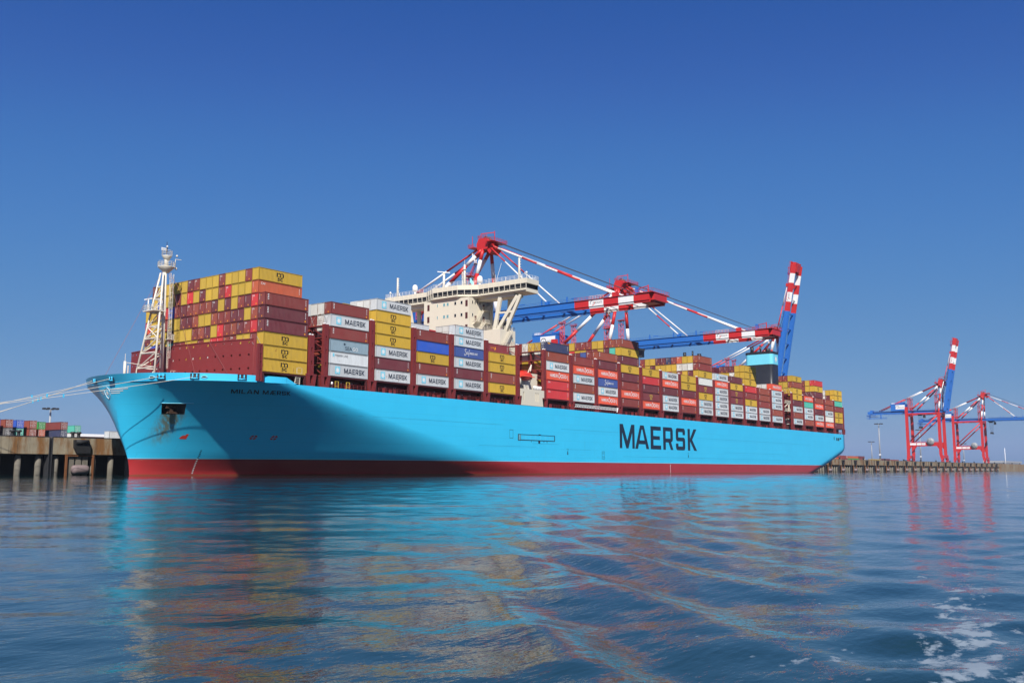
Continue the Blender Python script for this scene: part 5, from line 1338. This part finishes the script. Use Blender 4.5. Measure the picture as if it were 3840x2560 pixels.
# ================================================================== quay
def quay_material():
    m, nt, b = _mat('quay_concrete'); c = _coord(nt, world_space=True)
    base = _mix(nt, (0.19, 0.155, 0.105), (0.36, 0.31, 0.215), _noise(nt, c, .35, 5))
    st = _ramp(nt, _noise(nt, _coord(nt, (.33, .33, .09), True), 1.0, 6, .7), .44, .60)
    base = _mix(nt, base, (0.19, 0.075, 0.012), _math(nt, 'MULTIPLY', st, .9))
    st2 = _ramp(nt, _noise(nt, _coord(nt, (1.6, 1.6, .12), True), 1.0, 5, .7), .52, .72)
    base = _mix(nt, base, (0.07, 0.045, 0.022), _math(nt, 'MULTIPLY', st2, .8))
    nt.links.new(base, b.inputs['Base Color']); b.inputs['Roughness'].default_value = .85; _bump(nt, b, _noise(nt, c, 2.5, 5), .4, .05)
quay_material()
paint('pile_concrete', (0.15, 0.135, 0.11), .85, .3, .8, .5, (0.05, 0.045, 0.03))
paint('pavement', (0.22, 0.21, 0.20), .9, .1, .1, .2)
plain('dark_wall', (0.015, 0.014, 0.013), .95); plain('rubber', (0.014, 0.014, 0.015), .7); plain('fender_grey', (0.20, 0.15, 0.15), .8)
YQ, ZQ0, ZQ1 = 31.0, 5.0, 9.0
mb = MB(); mb.box(-900, 4000, YQ + 2.9, 1200, 5.3, ZQ1 - .02); tag(mb.build('quay_apron', M['pavement']), kind='structure')
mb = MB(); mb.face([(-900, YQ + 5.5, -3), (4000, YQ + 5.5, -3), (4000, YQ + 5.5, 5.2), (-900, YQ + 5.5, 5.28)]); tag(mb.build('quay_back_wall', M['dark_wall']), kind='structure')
PITCH_Q = 27.75
def quay_module(x, k, visible=True):
    """one length of quay wall between two expansion slots; x is the left slot"""
    T = thing('quay_wall', (x, YQ, 0), 'rust streaked concrete quay wall section', 'quay wall', 'quay wall sections')
    g = .45
    MB().box(x + g, x + PITCH_Q - g, YQ, YQ + 3.0, ZQ0, ZQ1).build('capping_wall', M['quay_concrete'], T)
    MB().box(x + g, x + PITCH_Q - g, YQ - .03, YQ + .15, ZQ1 - .05, ZQ1 + .16).build('kerb', M['dark_steel'], T)
    o = MB().box(x - g, x + g, YQ + .5, YQ + 2.0, 0 - 2, ZQ1 - .1).build('slot', M['dark_steel'], T)
    mb = MB(); mb.box(x - .4, x - .28, YQ - .12, YQ + .3, -1, ZQ1); mb.box(x + .28, x + .4, YQ - .12, YQ + .3, -1, ZQ1)
    for z in np.arange(0.2, 8.8, .35): mb.box(x - .28, x + .28, YQ + .02, YQ + .1, z, z + .07)
    mb.build('ladder', M['dark_steel'], T)
    for j in range(6):
        xp = x + 2.0 + j * 4.72
        mb = MB(); mb.tube((xp, YQ + 1.4, -3), (xp, YQ + 1.4, 4.2), .68, n=12); mb.lathe((xp, YQ + 1.4, 4.2), [(.68, 0), (.62, .3), (.45, .5)], 12); mb.build('pile', M['pile_concrete'], T)
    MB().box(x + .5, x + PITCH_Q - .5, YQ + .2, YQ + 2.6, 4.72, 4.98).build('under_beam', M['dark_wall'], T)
    # fender: rubber shield, frame below, low roller
    xf = x + 7.2
    mb = MB(); mb.prism([(xf - 1.8, 8.5), (xf + 1.8, 8.5), (xf + 2.3, 6.8), (xf + 2.2, 5.3), (xf - 1.0, 5.3), (xf - 1.7, 6.6)], 'y', YQ - .9, YQ - .02); mb.tube((xf - 1.6, YQ - .9, 8.0), (xf + 1.6, YQ - .9, 8.0), .55, n=10); mb.build('fender', M['rubber'], T)
    mb = MB()
    for q in (xf - 3.3, xf + 3.4): mb.box(q - .22, q + .22, YQ - .35, YQ + .1, -1, 4.9)
    mb.box(xf - 3.6, xf + 3.7, YQ - .3, YQ + .1, 4.55, 4.8); mb.build('fender_frame', M['rust'], T)
    mb = MB()
    for q in (-1.8, 0, 1.7): mb.box(xf + q - .7, xf + q + .6, YQ + .2, YQ + .5, -1, 4.5)
    mb.build('fender_panel', M['pile_concrete'], T)
    mb = MB(); mb.lathe((xf - 2.0, YQ - .5, 1.35), [(.3, -.1), (1.0, .2), (1.15, .9), (1.15, 3.2), (1.0, 3.9), (.3, 4.2)], 14, 0, 'x'); mb.build('roller_fender', M['fender_grey'], T)
    for q in (x + 4.8, x + 6.2) if k % 2 == 0 else ():
        pass
    return T
XS_Q = [-13.5 - 27.75 * 2, -13.5 - 27.75, -13.5, 14.25] 
mods = [quay_module(x, i) for i, x in enumerate(XS_Q)]
for t, lb in zip(mods, ('quay wall section at the far left beyond the mooring ropes', 'rust streaked quay wall section left of the tall ladder slot', 'quay wall section with black fender beside the ship stem', 'quay wall section hidden behind the ship bow')): t['label'] = lb
first = None
for k in range(24):
    x = 471.4 + k * PITCH_Q
    if first is None: first = quay_module(x, k); t = first
    else:
        t = copy_tree(first); t.location.x = x
    t['label'] = f"concrete quay wall section, {ORD[k + 1]} of the row running right from the stern" if k < 24 else t['label']
# plain wall where the ship hides the quay, and the far end
MB().box(42.1, 470.9, YQ, YQ + 3, ZQ0, ZQ1).build('quay_wall', M['quay_concrete'])
q = bpy.data.objects[[o.name for o in bpy.data.objects if o.name.startswith('quay_wall') and o.type == 'MESH'][-1]]; tag(q, 'long quay wall stretch behind the ship', 'quay wall', 'quay wall sections')
q = MB().box(471.4 + 24 * PITCH_Q + .5, 4000, YQ, YQ + 3, -2, ZQ1).build('quay_wall', M['quay_concrete']); tag(q, 'distant end of the quay wall running out of the picture at right', 'quay wall', 'quay wall sections')
# bollards
def bollard(x):
    T = thing('mooring_bollard', (x, YQ + 1.2, ZQ1), 'pair of iron mooring bollards on the quay edge', 'bollard', 'bollards along the quay edge')
    for d in (-.75, .75): MB().lathe((x + d, YQ + 1.2, ZQ1), [(.45, 0), (.38, .3), (.36, .95), (.62, 1.1), (.66, 1.35), (.4, 1.5)], 12).build('post', M['dark_steel'], T)
    MB().box(x - 1.5, x + 1.5, YQ + .6, YQ + 1.8, ZQ1 - .01, ZQ1 + .22).build('base', M['dark_steel'], T)
    return T
bl = bollard(-6.9); bl['label'] = 'pair of iron bollards on the quay just left of the ship stem'
for x, lb in ((-21.4, 'pair of iron bollards in front of the green and blue containers'), (-37.5, 'bollards off the left edge holding the bow ropes'), (-59.5, 'bollards farther left holding the upper bow ropes')):
    c = copy_tree(bl); c.location.x = x; c['label'] = lb
for k in range(14):
    c = copy_tree(bl); c.location.x = 560 + k * 55.5; c['label'] = f"pair of small bollards on the right-hand quay, {ORD[k + 1]} counted from the stern"

# containers standing on the quay
def quay_box(x, y, z, key, rot, label, group, sc=1.0, mark=True, L=1.0):
    rg = random.Random(int(x * 7 + y * 3 + z)); col = vary(key, rg)
    t = thing('shipping_container', (x, y, z), label, 'container', group)
    t.rotation_euler.z = rot; t.scale = (L, 1.046, .91)
    link_mesh('corrugated_panels', PAN, t, color=col); link_mesh('corner_frame', FRA, t, color=tuple(v * .8 for v in col[:3]) + (min(1, col[3] + .2),))
    link_mesh('door_gear', DOOR, t)
    if mark and key in 'M': link_mesh('lettering', MARK['M'][0][1], t)
    return t
mb = MB()
for y in (.35, .8, 1.55, 2.0): mb.tube((.0, y, .2), (.0, y, 2.65), .022, n=5)
for y, z in ((.45, 1.1), (.9, 1.0), (1.6, 1.1), (.5, 2.0), (1.7, 1.9)): mb.box(-.0, .04, y, y + .2, z, z + .09)
mb.box(-.02, .03, 1.14, 1.18, .15, 2.7); DOOR = mb.mesh('door_gear', M['white_letters'])
GQ = 'containers standing on the quay'
def row(px_list):
    for a in px_list: quay_box(*a)
# each: x, y, z of the near corner, colour, turn, label
Z1, Z2, Z3 = 9.0, 11.65, 14.3
HT = 2.6
def stack(x, y, rot, keys, labels, L=1.0):
    for k, (key, lb) in enumerate(zip(keys, labels)):
        if key: quay_box(x, y, 9.0 + k * 2.62, key, rot, lb, GQ, L=L)
def yard(x, y, keys, labels, turn=True):
    for k, (key, lb) in enumerate(zip(keys, labels)):
        if not key or key == '-': continue
        z = 9.0 + k * 2.62
        t = quay_box(x, y, z, key, R(90) if turn else 0, lb, GQ, mark=not turn)
        if turn: t.scale = (1.0, -1.046, .915)
yard(12.8, 110, 'RkB', ('red-brown yard container lowest at the left edge of the picture', 'dark grey yard container under the leftmost rust brown one', 'rust brown yard container topmost at the left edge of the picture'))
yard(8.9, 110, 'RBb', ('red-brown yard container low beyond the left edge', 'rust brown yard container beyond the left edge', 'blue yard container just peeping in at the left edge'))
yard(16.9, 111.5, 'DGb', ('dark maroon yard container under the sea-green one', 'sea-green yard container under the bright blue one', 'bright blue yard container on top of the sea-green one'))
yard(20.9, 111.3, 'DBB', ('dark maroon yard container under two rust brown ones', 'rust brown yard container below another rust brown one', 'rust brown yard container on top right of the bright blue one'))
yard(26.8, 117.4, 'RBg', ('red-brown yard container lowest below the green one', 'rust brown yard container below the green one', 'green yard container left of the wide maroon one'))
yard(24.15, 112.2, 'gO', ('small green container half hidden by the quay edge', 'orange container in front of the green one'))
yard(31.4, 112, 'DNR', ('dark maroon yard container below the navy one', 'navy blue yard container with white lettering below the red-brown one', 'red-brown yard container on top of the navy one'))
yard(47.0, 132, 'DWG', ('dark maroon yard container far below the sea-green one', 'off-white yard container below the topmost sea-green one', 'sea-green yard container standing last in the row beside the bollards'))
yard(9.5, 45.4, 'M', ('rusty pale grey container with dark lettering right behind the ship stem',), False)
# right-hand yard
for x, y, z, key, lb, L in ((682, 75, 11.2, 'R', 'long red-brown container on the quay just right of the stern', 2.2), (674, 72, 9.0, 'O', 'orange container half hidden by the stern underside', 1.05), (690, 73, 9.0, 'R', 'red-brown container below the long one right of the stern', 1.4), (711, 74, 11.0, 'O', 'orange container topmost under the nearest lamp mast of the right-hand quay', 2.3), (708, 73.5, 8.98, 'g', 'dark green container below the orange one right of the stern', 2.6),
    (742, 75, 11.2, 'D', 'dark maroon container topmost right of the upper orange one', 1.5), (742, 74, 9.0, 'B', 'rust brown container under the dark maroon one', 1.2), (761, 78, 9.4, 'L', 'pale grey container between the maroon and yellow ones', .9), (779, 75, 9.0, 'y', 'yellow container beside the tall lamp mast', 2.4), (813, 75, 9.6, 'D', 'dark maroon container right of the yellow one', 2.3), (845, 75, 8.98, 'B', 'low rust brown container left of the clear standing crane', 2.2), (905, 77, 8.98, 'N', 'low navy container between the legs of the clear standing crane', 2.2), (930, 80, 8.98, 'R', 'low red-brown container behind the far crane legs', 2.0)):
    quay_box(x, y, z, key, 0, lb, 'containers on the right-hand quay', mark=False, L=L)
# lamp masts
def lamp(x, y, h, label):
    T = thing('lamp_mast', (x, y, 9), label, 'lamp mast', 'tall lamp masts in the terminal')
    MB().tube((x, y, 9), (x, y, 9 + h), .75, .42, n=10).build('pole', M['grey_steel'], T)
    mb = MB()
    for k in range(8): a = 2 * math.pi * k / 8; mb.tube((x, y, 9 + h), (x + 3.4 * math.cos(a), y + 3.4 * math.sin(a), 9 + h + .3), .12, n=5); mb.box(x + 3.4 * math.cos(a) - .6, x + 3.4 * math.cos(a) + .6, y + 3.4 * math.sin(a) - .6, y + 3.4 * math.sin(a) + .6, 9 + h - .1, 9 + h + .75)
    mb.build('lamp_head', M['dark_steel'], T)
    mb = MB(); mb.box(x - .8, x + .8, y - .8, y + .8, 9 + h * .18, 9 + h * .21); mb.build('ring', M['white_paint'], T)
lamp(826.3, 80, 36.4, 'tall lamp mast standing alone between the stern and the cranes')
lamp(1100, 168, 27.0, 'shorter lamp mast close behind the ship stern')
lamp(977.4, 80, 35.6, 'lamp mast seen between the legs of the clear standing crane')
lamp(125, 300, 23.5, 'lamp mast above the left-hand containers')
lamp(1260, 95, 27, 'lamp mast seen left of the farthest crane')
# sheds and far buildings
S = thing('warehouse', (230, 420, 9), 'long low warehouse with white roof beyond the left quay', 'warehouse')
MB().box(150, 420, 420, 470, 9, 23.2).build('wall', M['deck_red'], S); MB().prism([(419, 23.2), (471, 23.2), (471, 24.2), (445, 26.0), (419, 25.0)], 'x', 149, 421).build('roof', M['white_paint'], S)
S = thing('office_building', (2560, 260, 9), 'low pale building at the far right end of the quay', 'building')
MB().box(2470, 2720, 260, 300, 9, 19.5).build('wall', M['white_paint'], S); MB().box(2466, 2724, 257, 303, 19.5, 24.0).build('upper_storey', M['grey_steel'], S)
MB().tube((2337, 230, 9), (2337, 230, 52), 1.0, .5, n=8).build('mast', M['white_paint'], S)
tag(MB().box(1150, 1800, 120, 160, 8.9, 11.4).build('parked_trailers', M['navy_letters']), 'low dark row of parked trailers far along the quay', 'trailers', kind='stuff')

# ================================================================== mooring ropes
def rope(a, b, sag, label):
    a, b = Vector(a), Vector(b); mb = MB(); n = 24; prev = None
    for k in range(n + 1):
        t = k / n; p = a.lerp(b, t) - Vector((0, 0, 4 * sag * t * (1 - t)))
        if prev is not None: mb.tube(prev, p, .048, n=6, caps=False)
        prev = p
    o = mb.build('mooring_rope', M['rope'])
    tag(o, label, 'rope', 'mooring ropes at the bow')
    gd = MB(); p = a.lerp(b, .35) - Vector((0, 0, 4 * sag * .35 * .65)); gd.box(p.x - .12, p.x + .12, p.y - .12, p.y + .12, p.z - .35, p.z + .35); gd.build('rat_guard', M['bow_blue'], o)
rope((-15.6, -14.9, 20.55), (-57.5, 32.2, 10.2), .5, 'mooring rope from the third fairlead, upper middle of the bow ropes')
rope((-11.2, -20.7, 20.5), (-61.4, 32.2, 10.2), .6, 'longest mooring rope, starting at the fourth fairlead from the stem')
rope((-18.7, -1.8, 20.6), (-48.5, 32.2, 10.2), .3, 'mooring rope from the second fairlead nearest the stem')
rope((-18.4, 5.6, 20.6), (-36.5, 32.2, 10.2), .2, 'lower mooring rope leaving from behind the stem, uppermost of three')
rope((-17.2, 9.5, 20.55), (-36.9, 32.2, 10.2), .3, 'lower mooring rope leaving from behind the stem, middle of three')
rope((-15.6, 14.6, 20.5), (-38.4, 32.2, 10.2), .5, 'lowest mooring rope leaving from behind the stem')
# ================================================================== water
def water_material():
    m, nt, b = _mat('water'); geo = nt.nodes.new('ShaderNodeNewGeometry'); pos = geo.outputs['Position']
    b.inputs['IOR'].default_value = 1.333; b.inputs['Roughness'].default_value = 0.03; b.inputs['Specular IOR Level'].default_value = 0.5
    def mp(s, rot=0):
        n = nt.nodes.new('ShaderNodeMapping'); n.inputs['Scale'].default_value = s; n.inputs['Rotation'].default_value = (0, 0, rot); nt.links.new(pos, n.inputs['Vector']); return n.outputs[0]
    big = _noise(nt, mp((1, 1, 1)), .05, 3)
    body = _mix(nt, (0.007, 0.028, 0.032), (0.013, 0.042, 0.044), big)
    # ripples: fine chop, longer across the view than along it
    r1 = _noise(nt, mp((1.0, 1.9, 1), -YAW), 2.6, 4, .55); r2 = _noise(nt, mp((.8, 1.5, 1), -YAW + .5), .75, 4, .55); r3 = _noise(nt, mp((1, 1.6, 1), -YAW - .3), 8.0, 3, .5)
    cat = _ramp(nt, _noise(nt, mp((.012, .05, 1), -YAW), 1.0, 3), .35, .68)
    h = _math(nt, 'ADD', _math(nt, 'MULTIPLY', r1, .0105), _math(nt, 'ADD', _math(nt, 'MULTIPLY', r2, .017), _math(nt, 'MULTIPLY', r3, .0018)))
    h = _math(nt, 'MULTIPLY', h, _math(nt, 'ADD', .55, _math(nt, 'MULTIPLY', cat, .75)))
    bp = nt.nodes.new('ShaderNodeBump'); bp.inputs['Strength'].default_value = 1.0; bp.inputs['Distance'].default_value = 1.0; nt.links.new(h, bp.inputs['Height']); nt.links.new(bp.outputs[0], b.inputs['Normal'])
    # foam left by the boat's propeller along the track astern
    tr = nt.nodes.new('ShaderNodeVectorMath'); tr.operation = 'SUBTRACT'; nt.links.new(pos, tr.inputs[0]); tr.inputs[1].default_value = (CAM.x, CAM.y, 0)
    sp = nt.nodes.new('ShaderNodeSeparateXYZ'); rt = nt.nodes.new('ShaderNodeVectorRotate'); rt.rotation_type = 'Z_AXIS'; rt.inputs['Angle'].default_value = -TRACK; nt.links.new(tr.outputs[0], rt.inputs[0]); nt.links.new(rt.outputs[0], sp.inputs[0])
    s, n = sp.outputs['X'], sp.outputs['Y']
    wid = _math(nt, 'ADD', .35, _math(nt, 'MULTIPLY', s, .035))
    wob = _math(nt, 'MULTIPLY', _math(nt, 'SUBTRACT', _noise(nt, mp((.6, .6, 1)), 1.0, 3), .5), 1.2)
    core = _math(nt, 'SUBTRACT', 1.0, _math(nt, 'DIVIDE', _math(nt, 'ABSOLUTE', _math(nt, 'ADD', n, wob)), _math(nt, 'MULTIPLY', wid, 1.5)))
    side = _math(nt, 'MULTIPLY', _math(nt, 'SUBTRACT', 1.0, _math(nt, 'DIVIDE', _math(nt, 'ABSOLUTE', _math(nt, 'SUBTRACT', n, _math(nt, 'MULTIPLY', s, .13))), _math(nt, 'MULTIPLY', wid, 3.2))), .55)
    prox = _math(nt, 'SUBTRACT', 1.0, _math(nt, 'DIVIDE', s, 26.0))
    amt = _math(nt, 'MULTIPLY', _math(nt, 'MAXIMUM', _math(nt, 'MAXIMUM', core, side), 0.0), _math(nt, 'MAXIMUM', prox, 0.0))
    amt = _math(nt, 'MULTIPLY', amt, _math(nt, 'GREATER_THAN', s, 0.5))
    fn = _noise(nt, mp((1.4, 2.6, 1), -YAW), 1.5, 6, .62); fl = _noise(nt, mp((1, 1, 1)), 9.0, 4, .6)
    v = _math(nt, 'ADD', _math(nt, 'ADD', _math(nt, 'MULTIPLY', amt, .55), _math(nt, 'MULTIPLY', fn, 1.0)), _math(nt, 'MULTIPLY', fl, .22))
    foam = _math(nt, 'MULTIPLY', _ramp(nt, v, .91, 1.03), _math(nt, 'GREATER_THAN', amt, .04))
    col = _mix(nt, body, (0.22, 0.27, 0.31), foam)
    nt.links.new(col, b.inputs['Base Color'])
    nt.links.new(_math(nt, 'ADD', .03, _math(nt, 'MULTIPLY', foam, .5)), b.inputs['Roughness'])
TRACK = YAW - R(24.6)                         # heading of the wake, away from the camera boat
water_material()
def build_water():
    cx, cy = CAM.x, CAM.y
    rr = 3.0 * (2600 / 3.0) ** np.linspace(0, 1, 430); rr = np.concatenate([[0.6, 1.6], rr, [5000, 12000, 24000]])
    th = np.concatenate([np.linspace(YAW - R(36), YAW + R(36), 760), np.linspace(YAW + R(36), YAW + R(324), 90)[1:-1]])
    Rg, Tg = np.meshgrid(rr, th, indexing='ij'); X = cx + Rg * np.cos(Tg); Y = cy + Rg * np.sin(Tg); Z = np.zeros_like(X)
    rng = np.random.RandomState(4)
    # light wind chop; each train is carried only where the mesh can hold it
    for lam, amp, n in ((9, .020, 4), (4.5, .014, 6), (2.2, .010, 7), (1.2, .0055, 8), (.7, .003, 8)):
        fade = np.clip(1.6 - Rg / (lam * 38), 0, 1)
        for k in range(n):
            a = YAW + R(90) + rng.normal(0, .75); l2 = lam * rng.uniform(.75, 1.3); kx, ky = 2 * np.pi / l2 * np.cos(a + np.pi / 2), 2 * np.pi / l2 * np.sin(a + np.pi / 2)
            Z += fade * amp * np.sin(kx * X + ky * Y + rng.uniform(0, 6.28)) * .34
    # wake of the boat: diverging crests on the left of the track
    dx, dy = X - cx, Y - cy; s = dx * np.cos(TRACK) + dy * np.sin(TRACK); nn = -dx * np.sin(TRACK) + dy * np.cos(TRACK)
    ca = TRACK + R(37); kw = 2 * np.pi / 1.75
    ph = kw * (-dx * np.sin(ca) + dy * np.cos(ca)); ratio = nn / np.maximum(s, .5)
    env = np.exp(-((ratio - .33) / .16) ** 2) * np.clip(s / 3, 0, 1) * np.exp(-s / 34) * (Rg < 120)
    bend = 1.7 * np.sin(.16 * s + .5) + .012 * s * s * .1
    Z += .066 * env * (np.sin(ph + bend + .35 * np.sin(.23 * X + .31 * Y)) + .25 * np.sin(2 * (ph + bend) + .6))
    env2 = np.exp(-(nn / (.6 + .06 * np.maximum(s, 0))) ** 2) * (s > .3) * np.exp(-s / 16)
    Z += env2 * .05 * (np.sin(3.1 * X + 1.3 * Y) * np.sin(2.3 * Y - .7 * X) + .6 * np.sin(4.1 * Y + 2 * X))
    Z *= np.clip((3000 - Rg) / 2000, 0, 1)
    nr, nt_ = X.shape; V = np.stack([X, Y, Z], -1).reshape(-1, 3)
    i = np.arange(nr - 1)[:, None]; j = np.arange(nt_)[None, :]; j2 = (j + 1) % nt_
    F = np.stack([i * nt_ + j, (i + 1) * nt_ + j, (i + 1) * nt_ + j2, i * nt_ + j2], -1).reshape(-1, 4)
    me = bpy.data.meshes.new('water'); me.vertices.add(len(V)); me.vertices.foreach_set('co', V.ravel())
    me.loops.add(F.size); me.loops.foreach_set('vertex_index', F.ravel()); me.polygons.add(len(F)); me.polygons.foreach_set('loop_start', np.arange(len(F)) * 4); me.polygons.foreach_set('loop_total', np.full(len(F), 4))
    me.polygons.foreach_set('use_smooth', np.ones(len(F), bool)); me.update(); me.validate()
    me.materials.append(M['water']); o = bpy.data.objects.new('water', me); COL.objects.link(o); tag(o, kind='structure')
build_water()
# ================================================================== air over the harbour
HAZE_DENSITY = 0.00005
m = bpy.data.materials.new('haze'); m.use_nodes = True; nt = m.node_tree; nt.nodes.clear()
out = nt.nodes.new('ShaderNodeOutputMaterial'); pv = nt.nodes.new('ShaderNodeVolumePrincipled'); pv.inputs['Color'].default_value = (0.72, 0.82, 1.0, 1); pv.inputs['Density'].default_value = HAZE_DENSITY; pv.inputs['Anisotropy'].default_value = 0.0
nt.links.new(pv.outputs[0], out.inputs['Volume'])
o = MB().box(-1500, 5500, -3000, 2500, -5.0, 145.0).build('haze', m); tag(o, 'thin haze in the air over the harbour', 'haze', kind='stuff')
